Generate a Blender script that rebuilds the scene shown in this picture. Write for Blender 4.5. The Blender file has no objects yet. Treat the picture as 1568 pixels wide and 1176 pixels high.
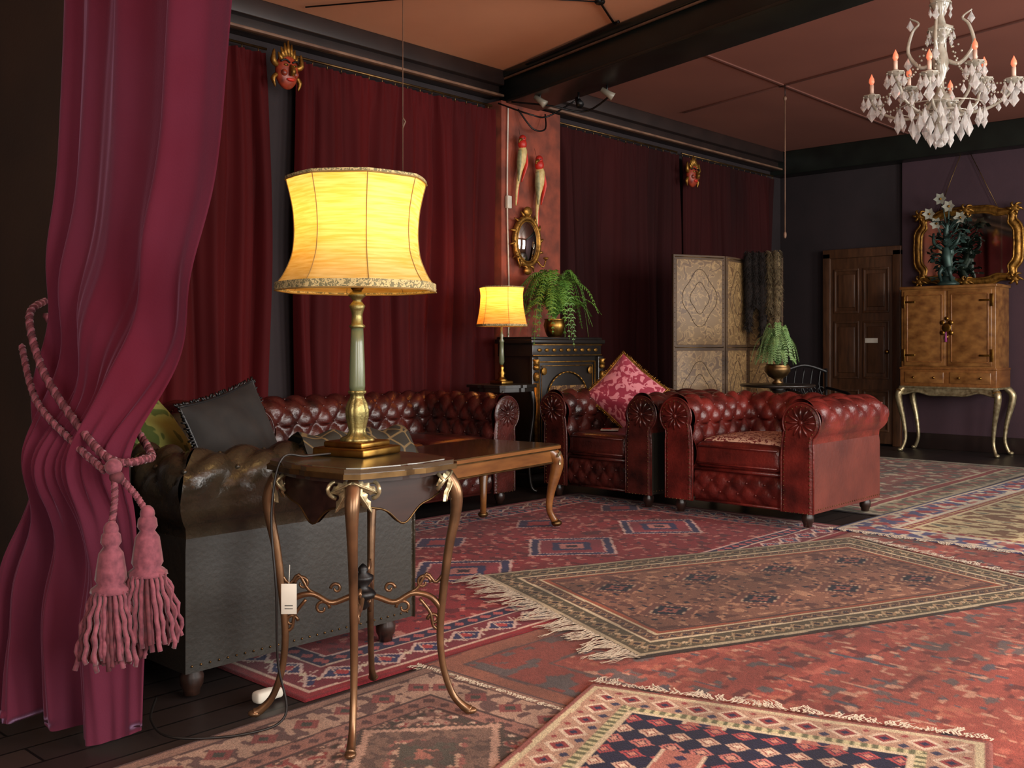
import bpy, math, random
import numpy as np
from mathutils import Vector, Matrix
random.seed(7); np.random.seed(7)
pi=math.pi
CA,SA=0.678,0.735
def rc(X,Y):               # plan-survey axes -> room axes (x along drape wall, y towards drape wall)
    return (CA*X+SA*Y, -SA*X+CA*Y)
def rc3(X,Y,z): a,b=rc(X,Y); return Vector((a,b,z))
def lin(c):
    o=[]
    for v in c[:3]:
        v/=255.0
        o.append(v/12.92 if v<=0.04045 else ((v+0.055)/1.055)**2.4)
    return (o[0],o[1],o[2],1.0)

# ---------------------------------------------------------------- materials
def new_mat(name):
    m=bpy.data.materials.new(name); m.use_nodes=True
    nt=m.node_tree; b=nt.nodes['Principled BSDF']
    return m,nt,b
def mat(name,c1,c2=None,rough=.5,metal=0,scale=6,detail=4,contrast=.25,bump=0,bscale=60,coat=0,sheen=0,sheencol=None,spec=.5,stretch=(1,1,1),transm=0,emis=None,estr=0,rvar=0,coord='Object',alpha=1):
    m,nt,b=new_mat(name); N=nt.nodes; L=nt.links
    tc=N.new('ShaderNodeTexCoord'); mp=N.new('ShaderNodeMapping'); mp.inputs['Scale'].default_value=stretch
    L.new(tc.outputs[coord],mp.inputs[0])
    nz=N.new('ShaderNodeTexNoise'); nz.inputs['Scale'].default_value=scale; nz.inputs['Detail'].default_value=detail
    L.new(mp.outputs[0],nz.inputs['Vector'])
    cr=N.new('ShaderNodeValToRGB'); cr.color_ramp.elements[0].position=.5-contrast; cr.color_ramp.elements[1].position=.5+contrast
    if c2 is None: c2=tuple(x*.8 for x in c1)
    cr.color_ramp.elements[0].color=lin(c2); cr.color_ramp.elements[1].color=lin(c1)
    L.new(nz.outputs[0],cr.inputs[0]); L.new(cr.outputs[0],b.inputs['Base Color'])
    b.inputs['Roughness'].default_value=rough; b.inputs['Metallic'].default_value=metal
    b.inputs['Specular IOR Level'].default_value=spec
    if coat: b.inputs['Coat Weight'].default_value=coat; b.inputs['Coat Roughness'].default_value=.25
    if sheen:
        b.inputs['Sheen Weight'].default_value=sheen; b.inputs['Sheen Roughness'].default_value=.4
        if sheencol: b.inputs['Sheen Tint'].default_value=lin(sheencol)
    if transm: b.inputs['Transmission Weight'].default_value=transm
    if emis: b.inputs['Emission Color'].default_value=lin(emis); b.inputs['Emission Strength'].default_value=estr
    if rvar:
        mr=N.new('ShaderNodeMapRange'); mr.inputs[3].default_value=rough-rvar; mr.inputs[4].default_value=rough+rvar
        L.new(nz.outputs[0],mr.inputs[0]); L.new(mr.outputs[0],b.inputs['Roughness'])
    if bump:
        n2=N.new('ShaderNodeTexNoise'); n2.inputs['Scale'].default_value=bscale; n2.inputs['Detail'].default_value=5
        L.new(mp.outputs[0],n2.inputs['Vector'])
        bp=N.new('ShaderNodeBump'); bp.inputs['Strength'].default_value=bump; bp.inputs['Distance'].default_value=.01
        L.new(n2.outputs[0],bp.inputs['Height']); L.new(bp.outputs[0],b.inputs['Normal'])
    return m
def mat_pattern(name,bg,fg,scale=12,thr=.5,rough=.8,kind='noise',third=None,sheen=0,metal=0):
    m,nt,b=new_mat(name); N=nt.nodes; L=nt.links
    tc=N.new('ShaderNodeTexCoord')
    if kind=='noise':
        t=N.new('ShaderNodeTexNoise'); t.inputs['Scale'].default_value=scale; t.inputs['Detail'].default_value=1.5; t.inputs['Distortion'].default_value=1.6; out=t.outputs[0]
    else:
        t=N.new('ShaderNodeTexVoronoi'); t.inputs['Scale'].default_value=scale; t.feature='DISTANCE_TO_EDGE' if kind=='edge' else 'F1'; out=t.outputs[0]
    L.new(tc.outputs['Object'],t.inputs['Vector'])
    cr=N.new('ShaderNodeValToRGB'); e=cr.color_ramp.elements
    e[0].position=thr-.02; e[1].position=thr+.02; e[0].color=lin(bg); e[1].color=lin(fg)
    if third:
        x=cr.color_ramp.elements.new(min(.98,thr+.12)); x.color=lin(third)
    L.new(out,cr.inputs[0]); L.new(cr.outputs[0],b.inputs['Base Color'])
    b.inputs['Roughness'].default_value=rough; b.inputs['Metallic'].default_value=metal
    if sheen: b.inputs['Sheen Weight'].default_value=sheen
    return m

def leather(name,c1,c2,rough=.33):
    return mat(name,c1,c2,rough=rough,scale=7,contrast=.2,bump=.3,bscale=70,coat=.2,rvar=.1)
M={}
M['leather_red']=leather('leather_oxblood',(118,38,31),(58,18,16),.34)
M['leather_brown']=leather('leather_chestnut',(84,32,26),(32,14,12),.3)
M['leather_black']=leather('leather_black',(54,48,34),(22,20,15),.28)
M['panel_black']=mat('leather_panel_black',(36,33,25),(22,20,16),rough=.55,scale=3,bump=.15)
M['panel_red']=mat('leather_panel_red',(108,48,37),(74,30,24),rough=.45,scale=4,bump=.2,bscale=40)
M['brass']=mat('aged_brass',(176,136,66),(104,76,34),rough=.32,metal=1,scale=20)
M['brass_dull']=mat('dull_brass',(128,100,62),(60,44,28),rough=.38,metal=.9,scale=14)
M['brass_pale']=mat('pale_green_brass',(168,154,96),(104,98,60),rough=.36,metal=.75,scale=24,bump=.2,bscale=90)
M['gilt']=mat('gilt',(180,134,60),(86,56,24),rough=.4,metal=.8,scale=25,bump=.3,bscale=80)
M['bronze_leg']=mat('bronze_leg',(150,114,82),(72,54,40),rough=.3,metal=.75,scale=10)
M['onyx']=mat('onyx_column',(116,124,94),(76,84,62),rough=.28,scale=12,stretch=(1,1,.3),coat=.3)
M['wood_dark']=mat('wood_dark',(52,32,24),(24,14,11),rough=.35,scale=4,stretch=(1,8,8),coat=.3)
M['wood_black']=mat('ebonised_wood',(32,28,24),(13,11,9),rough=.35,scale=4,coat=.3)
M['walnut']=mat('burr_walnut',(150,104,54),(96,58,27),rough=.32,scale=9,detail=8,contrast=.2,coat=.5,stretch=(1,1,1.6))
M['walnut_lt']=mat('satinwood',(144,94,48),(100,60,29),rough=.3,scale=5,detail=6,coat=.5,stretch=(1,5,5))
M['top_green']=mat('marble_top',(96,86,60),(50,45,32),rough=.16,scale=6,detail=7,coat=.6)
M['glossy_top']=mat('polished_table_top',(84,62,32),(44,31,16),rough=.12,scale=4,detail=6,coat=.8)
M['white']=mat('paper_white',(225,220,205),rough=.7)
M['rope']=mat('rope_mauve',(132,68,80),(84,38,50),rough=.85,scale=60,sheen=.2)
M['rope_dark']=mat('rope_dark',(94,38,46),(54,20,28),rough=.85,scale=60)
M['velvet_front']=mat('velvet_front',(94,40,58),(80,14,28),rough=.9,scale=1.2,contrast=.2,sheen=.5,sheencol=(200,156,196),bump=.08,bscale=200,spec=.08)
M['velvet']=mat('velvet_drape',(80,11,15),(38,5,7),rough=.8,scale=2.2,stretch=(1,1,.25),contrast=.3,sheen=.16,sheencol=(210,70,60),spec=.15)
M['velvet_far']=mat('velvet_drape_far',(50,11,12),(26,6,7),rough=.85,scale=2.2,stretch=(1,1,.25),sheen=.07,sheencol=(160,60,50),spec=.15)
M['leaf']=mat('fern_green',(116,160,64),(54,100,34),rough=.5,scale=8)
M['leaf_lt']=mat('fern_light',(140,170,106),(74,114,62),rough=.5,scale=8)
M['black']=mat('black_iron',(22,22,24),(10,10,10),rough=.4,metal=.3)
M['mirror']=mat('mirror_glass',(210,205,195),rough=.04,metal=1)
M['rubber']=mat('black_cord',(20,16,14),rough=.5)

# ---------------------------------------------------------------- mesh accumulator
class Acc:
    def __init__(s,name,loc=(0,0,0),rot=0):
        s.n=name; s.v=[]; s.f=[]; s.fm=[]; s.fs=[]; s.m=[]; s.loc=loc; s.rot=rot; s.T=Matrix.Identity(4)
    def add(s,v,f,m,smooth=True):
        if isinstance(m,str): m=M[m]
        if m not in s.m: s.m.append(m)
        k=s.m.index(m); o=len(s.v); T=s.T
        s.v.extend([tuple(T@Vector(p)) for p in v])
        for q in f: s.f.append(tuple(i+o for i in q)); s.fm.append(k); s.fs.append(smooth)
    def grid(s,fn,nu,nv,m,smooth=True,flip=False):
        v=[fn(i/nu,j/nv) for j in range(nv+1) for i in range(nu+1)]
        f=[]
        for j in range(nv):
            for i in range(nu):
                a=j*(nu+1)+i; q=(a,a+1,a+nu+2,a+nu+1)
                f.append(q[::-1] if flip else q)
        s.add(v,f,m,smooth)
    def rbox(s,c,size,r,m,mid=0,bulge=0,smooth=True):
        h=[x/2 for x in size]; r=min(r,min(h)*.999)
        ax=[]
        for a in range(3):
            L=[-h[a],-h[a]+.3*r,-h[a]+r]; n=mid+1
            for i in range(1,n): L.append(-h[a]+r+(2*h[a]-2*r)*i/n)
            L+= [h[a]-r,h[a]-.3*r,h[a]]
            ax.append(L)
        key={}; V=[]; F=[]
        def P(i,j,k):
            if (i,j,k) in key: return key[(i,j,k)]
            p=Vector((ax[0][i],ax[1][j],ax[2][k]))
            q=Vector([max(-h[a]+r,min(h[a]-r,p[a])) for a in range(3)])
            d=p-q
            if d.length>1e-9: p=q+d.normalized()*r
            if bulge:
                w=max(0,1-(p.x/h[0])**2)*max(0,1-(p.y/h[1])**2); p.z+=bulge*w**.6*(1 if p.z>0 else -.3)
            key[(i,j,k)]=len(V); V.append((p.x+c[0],p.y+c[1],p.z+c[2])); return key[(i,j,k)]
        n=[len(a)-1 for a in ax]
        for i in range(n[0]):
            for j in range(n[1]):
                F.append((P(i,j,0),P(i,j+1,0),P(i+1,j+1,0),P(i+1,j,0)))
                F.append((P(i,j,n[2]),P(i+1,j,n[2]),P(i+1,j+1,n[2]),P(i,j+1,n[2])))
        for i in range(n[0]):
            for k in range(n[2]):
                F.append((P(i,0,k),P(i+1,0,k),P(i+1,0,k+1),P(i,0,k+1)))
                F.append((P(i,n[1],k),P(i,n[1],k+1),P(i+1,n[1],k+1),P(i+1,n[1],k)))
        for j in range(n[1]):
            for k in range(n[2]):
                F.append((P(0,j,k),P(0,j,k+1),P(0,j+1,k+1),P(0,j+1,k)))
                F.append((P(n[0],j,k),P(n[0],j+1,k),P(n[0],j+1,k+1),P(n[0],j,k+1)))
        s.add(V,F,m,smooth)
    def box(s,c,size,m,r=.004): s.rbox(c,size,r,m)
    def lathe(s,prof,c,m,seg=20,sx=1,sy=1,fl=0,nf=0):
        V=[];F=[];n=len(prof)
        for (r,z) in prof:
            for i in range(seg):
                t=2*pi*i/seg; rr=r*(1+fl*math.cos(nf*t)); V.append((c[0]+rr*math.cos(t)*sx,c[1]+rr*math.sin(t)*sy,c[2]+z))
        for j in range(n-1):
            for i in range(seg):
                a=j*seg+i;b=j*seg+(i+1)%seg; F.append((a,b,b+seg,a+seg))
        F.append(tuple(range(seg))[::-1]); F.append(tuple((n-1)*seg+i for i in range(seg)))
        s.add(V,F,m)
    def ell(s,c,r,m,seg=12,rings=8):
        if not hasattr(r,'__len__'): r=(r,r,r)
        V=[];F=[]
        for j in range(rings+1):
            ph=-pi/2+pi*j/rings
            for i in range(seg):
                t=2*pi*i/seg; V.append((c[0]+r[0]*math.cos(ph)*math.cos(t),c[1]+r[1]*math.cos(ph)*math.sin(t),c[2]+r[2]*math.sin(ph)))
        for j in range(rings):
            for i in range(seg):
                a=j*seg+i;b=j*seg+(i+1)%seg; F.append((a,b,b+seg,a+seg))
        s.add(V,F,m)
    def tube(s,path,r,m,seg=8,closed=False,flat=1.0):
        P=[Vector(p) for p in path]; n=len(P)
        R=r if hasattr(r,'__len__') else [r]*n
        if len(R)!=n: R=list(np.interp(np.linspace(0,1,n),np.linspace(0,1,len(R)),R))
        V=[];F=[]; up=None
        for i in range(n):
            if closed: t=(P[(i+1)%n]-P[i-1])
            else: t=(P[min(n-1,i+1)]-P[max(0,i-1)])
            if t.length<1e-9: t=Vector((0,0,1))
            t.normalize()
            if up is None:
                up=Vector((0,0,1)) if abs(t.z)<.9 else Vector((1,0,0))
            a=(up-t*up.dot(t))
            if a.length<1e-6: a=t.orthogonal()
            a.normalize(); up=a; b=t.cross(a)
            for k in range(seg):
                th=2*pi*k/seg; V.append(tuple(P[i]+a*math.cos(th)*R[i]*flat+b*math.sin(th)*R[i]))
        for i in range(n if closed else n-1):
            j=(i+1)%n
            for k in range(seg):
                k2=(k+1)%seg; F.append((i*seg+k,i*seg+k2,j*seg+k2,j*seg+k))
        if not closed:
            F.append(tuple(range(seg))[::-1]); F.append(tuple((n-1)*seg+k for k in range(seg)))
        s.add(V,F,m)
    def prism(s,poly,z0,z1,m,smooth=False):
        n=len(poly); V=[(p[0],p[1],z0) for p in poly]+[(p[0],p[1],z1) for p in poly]
        F=[tuple(range(n))[::-1],tuple(range(n,2*n))]+[(i,(i+1)%n,(i+1)%n+n,i+n) for i in range(n)]
        s.add(V,F,m,smooth)
    def build(s):
        me=bpy.data.meshes.new(s.n); me.from_pydata(s.v,[],s.f)
        for m in s.m: me.materials.append(m)
        me.polygons.foreach_set('material_index',s.fm); me.polygons.foreach_set('use_smooth',s.fs); me.update()
        o=bpy.data.objects.new(s.n,me); bpy.context.collection.objects.link(o)
        o.location=s.loc; o.rotation_euler=(0,0,s.rot); return o
def smooth_path(pts,n=24):
    P=[Vector(p) for p in pts]; out=[]; k=len(P)-1
    for i in range(n+1):
        t=i/n*k; a=min(k-1,int(t)); u=t-a
        p0=P[max(0,a-1)];p1=P[a];p2=P[a+1];p3=P[min(k,a+2)]
        out.append(.5*((2*p1)+(p2-p0)*u+(2*p0-5*p1+4*p2-p3)*u*u+(3*p1-p0-3*p2+p3)*u**3))
    return out

# ---------------------------------------------------------------- room shell
ZC=3.25; YW=5.68; XB=10.72; YR=-2.4; XR=-1.7
M['w_dark']=mat('plaster_dark',(40,29,32),(30,22,25),rough=.85,scale=3,bump=.1)
M['w_purple']=mat('plaster_aubergine',(80,57,66),(64,46,54),rough=.85,scale=2,bump=.1)
M['w_brown']=mat('plaster_brown',(46,30,20),(32,21,15),rough=.8,scale=3,bump=.1)
M['w_terra']=mat('plaster_terracotta',(142,68,48),(100,50,38),rough=.8,scale=6,contrast=.12,bump=.3,bscale=14)
M['w_light']=mat('plaster_cream',(206,184,160),(192,168,144),rough=.8,scale=2)
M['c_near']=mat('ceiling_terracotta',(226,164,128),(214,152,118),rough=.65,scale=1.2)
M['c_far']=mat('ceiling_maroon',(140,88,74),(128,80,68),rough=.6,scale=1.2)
M['c_batten']=mat('ceiling_batten',(112,66,54),(96,56,46),rough=.8,scale=3)
M['beam']=mat('beam_dark_green',(28,34,29),(15,18,16),rough=.4,scale=4)
M['trim']=mat('trim_dark',(44,31,28),(28,20,19),rough=.45,scale=4)
M['lath']=mat('lath_pale',(130,98,76),(88,62,50),rough=.6,scale=9)
def simple_box(name,x0,x1,y0,y1,z0,z1,m):
    a=Acc(name); a.rbox(((x0+x1)/2,(y0+y1)/2,(z0+z1)/2),(abs(x1-x0),abs(y1-y0),abs(z1-z0)),.003,m); return a.build()
m,nt,b=new_mat('floorboards'); N=nt.nodes;L=nt.links
tc=N.new('ShaderNodeTexCoord'); br=N.new('ShaderNodeTexBrick'); br.inputs['Scale'].default_value=1; br.inputs['Brick Width'].default_value=2.2; br.inputs['Row Height'].default_value=.12; br.inputs['Mortar Size'].default_value=.004
br.inputs['Color1'].default_value=lin((56,46,42)); br.inputs['Color2'].default_value=lin((40,33,32)); br.inputs['Mortar'].default_value=lin((10,8,8))
L.new(tc.outputs['Object'],br.inputs['Vector']); L.new(br.outputs[0],b.inputs['Base Color']); b.inputs['Roughness'].default_value=.42
M['floor']=m
simple_box('floor',XR,XB+.2,YR-.1,YW+.1,-.1,0,'floor')
# the ceiling beam runs slightly skew to the walls
BK=.237
def bx_(y): return 6.09-BK*(5.5-y)
a=Acc('ceiling')
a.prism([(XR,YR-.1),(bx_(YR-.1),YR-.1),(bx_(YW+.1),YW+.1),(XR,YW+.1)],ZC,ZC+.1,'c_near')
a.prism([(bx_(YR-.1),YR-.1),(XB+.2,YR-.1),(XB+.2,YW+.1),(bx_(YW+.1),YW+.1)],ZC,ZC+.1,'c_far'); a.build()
simple_box('wall_drapes',XR,XB+.1,YW,YW+.1,0,ZC,'w_dark')
simple_box('wall_back',XB,XB+.1,4.25,YW,0,ZC,'w_dark'); simple_box('wall_back_right',XB-.05,XB+.1,YR,4.25,0,ZC,'w_purple')
simple_box('wall_partition',1.36,1.46,3.02,YW-.14,0,ZC,'w_brown')
simple_box('trim_partition_jamb',1.33,1.49,2.95,3.02,0,ZC,'trim')
wins=[(0.2,1.7),(3.0,4.6),(6.0,7.4),(8.5,9.9)]  # last opening is added, unseen, to brighten the back wall
a=Acc('wall_windows'); xs=[XR]+[q for w in wins for q in w]+[XB]
for i in range(0,len(xs),2): a.rbox(((xs[i]+xs[i+1])/2,YR-.05,ZC/2),(xs[i+1]-xs[i],.1,ZC),.002,'w_light')
for w in wins:
    a.rbox(((w[0]+w[1])/2,YR-.05,.4),(w[1]-w[0],.1,.8),.002,'w_light'); a.rbox(((w[0]+w[1])/2,YR-.05,3.1),(w[1]-w[0],.1,.3),.002,'w_light')
a.build()
rw=(-1.9,.3)  # rear opening made for an added fill window behind the camera
a=Acc('wall_rear'); a.rbox((XR-.05,(YR+rw[0])/2,ZC/2),(.1,rw[0]-YR,ZC),.002,'w_light'); a.rbox((XR-.05,(YW+rw[1])/2,ZC/2),(.1,YW-rw[1],ZC),.002,'w_light')
a.rbox((XR-.05,(rw[0]+rw[1])/2,.4),(.1,rw[1]-rw[0],.8),.002,'w_light'); a.rbox((XR-.05,(rw[0]+rw[1])/2,3.1),(.1,rw[1]-rw[0],.3),.002,'w_light'); a.build()
for i,w in enumerate(wins):  # the last frame belongs to the added back-wall fill
    a=Acc('window_%d'%(i+1)); x0,x1=w
    for x in (x0+.03,(x0+x1)/2,x1-.03): a.box((x,YR-.05,1.875),(.06,.08,2.15),'trim')
    for z in (.83,1.9,2.92): a.box(((x0+x1)/2,YR-.05,z),(x1-x0,.08,.06),'trim')
    a.build()
a=Acc('window_5')  # added fill window, out of view, to light the furniture fronts
for y in (rw[0]+.03,(rw[0]+rw[1])/2,rw[1]-.03): a.box((XR-.05,y,1.875),(.08,.06,2.15),'trim')
for z in (.83,1.9,2.92): a.box((XR-.05,(rw[0]+rw[1])/2,z),(.08,rw[1]-rw[0],.06),'trim')
a.build()
simple_box('wall_pillar',5.84,6.56,5.5,YW,0,3.0,'w_terra')
BL=8.05
a=Acc('trim_ceiling_beam'); a.T=Matrix.Translation((6.09,5.5,0))@Matrix.Rotation(-math.asin(BK/math.hypot(BK,1)),4,'Z')
a.rbox((0,-BL/2+.06,3.12),(.32,BL,.26),.01,'beam'); a.rbox((0,-BL/2+.06,3.22),(.42,BL,.05),.008,'beam'); a.rbox((0,-BL/2+.06,3.0),(.38,BL,.025),.005,'beam')
a.rbox((-.19,-BL/2+.06,3.185),(.02,BL,.012),.003,'lath')
a.build()
a=Acc('trim_cornice_drapes')
for x0,x1 in ((1.46,5.9),(6.3,XB)):
    a.rbox(((x0+x1)/2,5.60,3.19),(x1-x0,.16,.12),.01,'trim'); a.rbox(((x0+x1)/2,5.63,3.09),(x1-x0,.10,.1),.01,'trim'); a.rbox(((x0+x1)/2,5.55,3.05),(x1-x0,.05,.018),.004,'lath')
a.build()
a=Acc('trim_beam_back'); a.rbox((XB-.12,(YW+YR)/2,3.12),(.24,YW-YR,.26),.01,'beam'); a.build()
simple_box('baseboard_back',XB-.075,XB-.05,YR,4.2,0,.16,'trim')
a=Acc('trim_ceiling_battens')
a.rbox((8.45,4.11,ZC-.005),(4.0,.03,.010),.002,'c_batten')
a.T=Matrix.Translation((7.81,4.11,0))@Matrix.Rotation(-math.asin(BK/math.hypot(BK,1)),4,'Z'); a.rbox((0,-3.1,ZC-.005),(.03,6.3,.010),.002,'c_batten'); a.rbox((0,.6,ZC-.005),(.03,1.2,.010),.002,'c_batten'); a.T=Matrix.Identity(4)
for x in (1.6,): a.rbox((x,(YW-.2+YR)/2,ZC-.006),(.035,YW-YR-.2,.012),.002,'c_near')
a.rbox((2.8,1.2,ZC-.006),(4.0,.03,.012),.002,'c_near'); a.rbox((2.8,3.3,ZC-.006),(4.2,.03,.012),.002,'c_near')
a.build()
a=Acc('ceiling_conduit')
a.tube(smooth_path([(5.80,5.2,3.22),(5.56,4.3,3.235),(5.50,4.1,3.235)],20),.011,'black')
a.tube([(5.52,4.15,3.235),(5.10,3.95,3.235),(4.7,3.3,3.235)],.008,'black')
a.tube([(5.10,3.95,3.235),(4.4,4.5,3.235),(3.9,5.4,3.235)],.005,'black')
a.ell((5.10,3.95,3.235),(.035,.035,.02),'black'); a.build()

# ---------------------------------------------------------------- drapes
def drape(name,x0,x1,z0,z1,y,m,seed,fpm=5.2,amp=.066):
    rnd=random.Random(seed); a=Acc(name); W=x1-x0; n=int(W*90); nz=40
    ph=[rnd.random()*6.28 for _ in range(10)]
    def fn(u,v):
        z=z0+(z1-z0)*v; x=x0+W*u
        k=2*pi*fpm
        p=k*x+2.6*math.sin(1.9*x+ph[0])+1.6*math.sin(5.1*x+ph[1])+.5*math.sin(1.3*z+ph[2]+1.3*x)
        loc=.55+.45*math.sin(2.7*x+ph[3])*math.sin(7.1*x+ph[7])
        A=amp*(.55+.45*min(1,(1-v)*2.2))*(.6+.6*loc)
        w=1-2*abs(math.sin(p/2))**.75
        w=w*.85+.25*math.sin(2.3*p+ph[4])*(1-.6*(1-v))+.3*math.sin(.43*p+ph[8]+z*.4)
        top=max(0,(v-.93)/.07); w=w*(1-.5*top)+.5*top*math.sin(2*pi*16*x)
        yy=y+A*w*.8
        xx=x+.018*math.sin(2.4*z+7*x+ph[5])
        return (xx,min(yy,5.66),z)
    a.grid(fn,n,nz,m)
    a.tube([(x0,y-.0,z1+.03),(x1,y,z1+.03)],.009,'brass_dull')
    for i in range(int(W/.12)+1): a.tube([(x0+.02+i*.12,y,z1-.01),(x0+.02+i*.12,y,z1+.035)],.004,'brass_dull',seg=5)
    return a.build()
drape('velvet_drape',1.60,3.72,.01,2.93,5.57,'velvet',1)
drape('velvet_drape',3.94,5.80,.01,2.93,5.57,'velvet',2)
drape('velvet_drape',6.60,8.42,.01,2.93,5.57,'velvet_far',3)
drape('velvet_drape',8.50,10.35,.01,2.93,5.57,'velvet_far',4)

# foreground swagged drape
rows=[ # z, L(X,Y), R(X,Y)
(3.12,-1.238,2.84,-.61,2.28),(1.95,-1.238,2.84,-.63,2.30),(1.51,-1.24,2.82,-.685,2.35),(1.19,-1.26,2.80,-.775,2.41),(1.01,-1.265,2.78,-.84,2.45),
(.86,-1.25,2.76,-.915,2.5),(.77,-1.22,2.72,-.955,2.52),(.68,-1.25,2.74,-.960,2.54),(.53,-1.34,2.78,-.955,2.58),(.28,-1.395,2.79,-.962,2.62),(.0,-1.41,2.80,-.975,2.68)]
rz=np.array([r[0] for r in rows])[::-1]; rv=[np.array([r[k] for r in rows])[::-1] for k in range(1,5)]
a=Acc('tied_back_curtain')
def sm(x,seq):
    return sum(float(np.interp(x+o,rz,seq)) for o in (-.09,-.045,0,.045,.09))/5
def fd(u,v):
    z=.02+3.08*v
    Lx,Ly,Rx,Ry=[sm(z,q) for q in rv]
    d=Vector((Rx-Lx,Ry-Ly)); n=Vector((d.y,-d.x)); n.normalize()
    if n.y>0: n=-n
    squeeze=math.exp(-((z-.77)/.13)**2); up=max(0,min(1,(z-.8)/.8)); dn=max(0,min(1,(.75-z)/.5))
    ph=5.8*(u-.32*u*u)+.16*math.sin(4.2*u+z*1.1)+.09*math.sin(9*u-z*1.7+1)
    p=2*pi*ph
    amp=.046*(1-.5*squeeze)*(.65+.35*math.sin(5*u+1.7*z+.5))*(1-.45*u*up)+.012*dn
    w=math.sin(p)+.25*math.sin(2.1*p+1+.8*z)
    fine=.010*math.sin(2*pi*(13*u+.3*math.sin(3*z)))*(squeeze*.9+.3*(1-up))
    bulge=.09*squeeze*math.sqrt(max(0,1-(2*u-1)**2))+.03*math.sqrt(max(0,1-(2*u-1)**2))
    sag=.022*math.sin(12*(z-.77)+8*u)*math.exp(-((z-1.08)/.24)**2)+.01*math.sin(17*z+5*u)*math.exp(-((z-.5)/.2)**2)
    off=amp*w+bulge+sag+fine
    if z<.3: off+=.03*math.sin(7*u+1)*(1-z/.3)
    x=Lx+d.x*u+n.x*off; y=Ly+d.y*u+n.y*off
    zz=z+ (0.03*math.sin(6*u+.5)+.025 if z<.05 else 0)
    r=rc(x,y); return (r[0],r[1],max(.012,zz))
a.grid(fd,220,150,'velvet_front')
r0=rc(-1.26,2.86); r1=rc(-.53,2.22); a.tube([(r0[0],r0[1],3.14),(r1[0],r1[1],3.14)],.018,'brass_dull')
def twisted(acc,pts,R,m,turns,n=90,m2=None,strands=3):
    base=smooth_path(pts,n)
    for s_ in range(strands):
        out=[]
        for i,p in enumerate(base):
            t=(base[min(n,i+1)]-base[max(0,i-1)]).normalized(); up=Vector((0,0,1)) if abs(t.z)<.95 else Vector((1,0,0))
            q=t.cross(up).normalized(); w=t.cross(q); th=2*pi*(turns*i/n+s_/strands)
            out.append(p+q*math.cos(th)*R*.5+w*math.sin(th)*R*.5)
        acc.tube(out,R*.6,m2 if (m2 and s_==0) else m,seg=7)
twisted(a,[rc3(-1.34,2.92,1.19),rc3(-1.29,2.72,1.14),rc3(-1.20,2.60,1.0),rc3(-1.07,2.50,.87),rc3(-.955,2.42,.79),rc3(-.895,2.47,.785),rc3(-.93,2.60,.80),rc3(-1.15,2.86,.95),rc3(-1.34,2.92,1.15)],.0105,'rope_dark',46,200,'rope')
twisted(a,[rc3(-1.33,2.76,1.06),rc3(-1.22,2.61,.92),rc3(-1.08,2.50,.825),rc3(-.965,2.41,.765)],.009,'rope',20,90,'rope_dark')
k0=rc3(-.94,2.40,.775); a.ell(k0,(.020,.020,.020),'rope')
a.ell(k0+Vector((.005,-.006,-.024)),(.017,.017,.016),'rope_dark')
def tassel(acc,top,head,m='rope'):
    twisted(acc,[top,(top+head)/2+Vector((.006,0,0)),head],.008,m,8,40,'rope_dark')
    acc.ell(head,(.017,.017,.02),m)
    acc.lathe([(.010,0),(.020,-.012),(.022,-.03),(.016,-.04),(.026,-.055),(.031,-.09),(.034,-.115),(.029,-.125),(.042,-.135),(.044,-.145)],head,m,seg=24,fl=.06,nf=12)
    rnd=random.Random(int(head.x*1000))
    for lay in range(3):
        for i in range(24):
            th=2*pi*(i+.5*lay)/24; r0_=.038-lay*.008; r1_=(.072-lay*.018)*rnd.uniform(.8,1.12); ln=rnd.uniform(.145,.175)
            pts=[]
            for k in range(13):
                t=k/12; r_=r0_+(r1_-r0_)*math.sin(t*pi/2); w=.004*math.sin(t*22+i)
                pts.append(head+Vector(((r_+w)*math.cos(th+.12*t),(r_+w)*math.sin(th+.12*t),-.14-ln*t)))
            acc.tube(pts,[.0045,.0058,.0055,.006],m if (i+lay)%4 else 'rope_dark',seg=5)
tassel(a,k0,rc3(-.93,2.36,.635)); tassel(a,k0+Vector((.01,0,-.02)),rc3(-.86,2.40,.665))
a.build()

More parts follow.
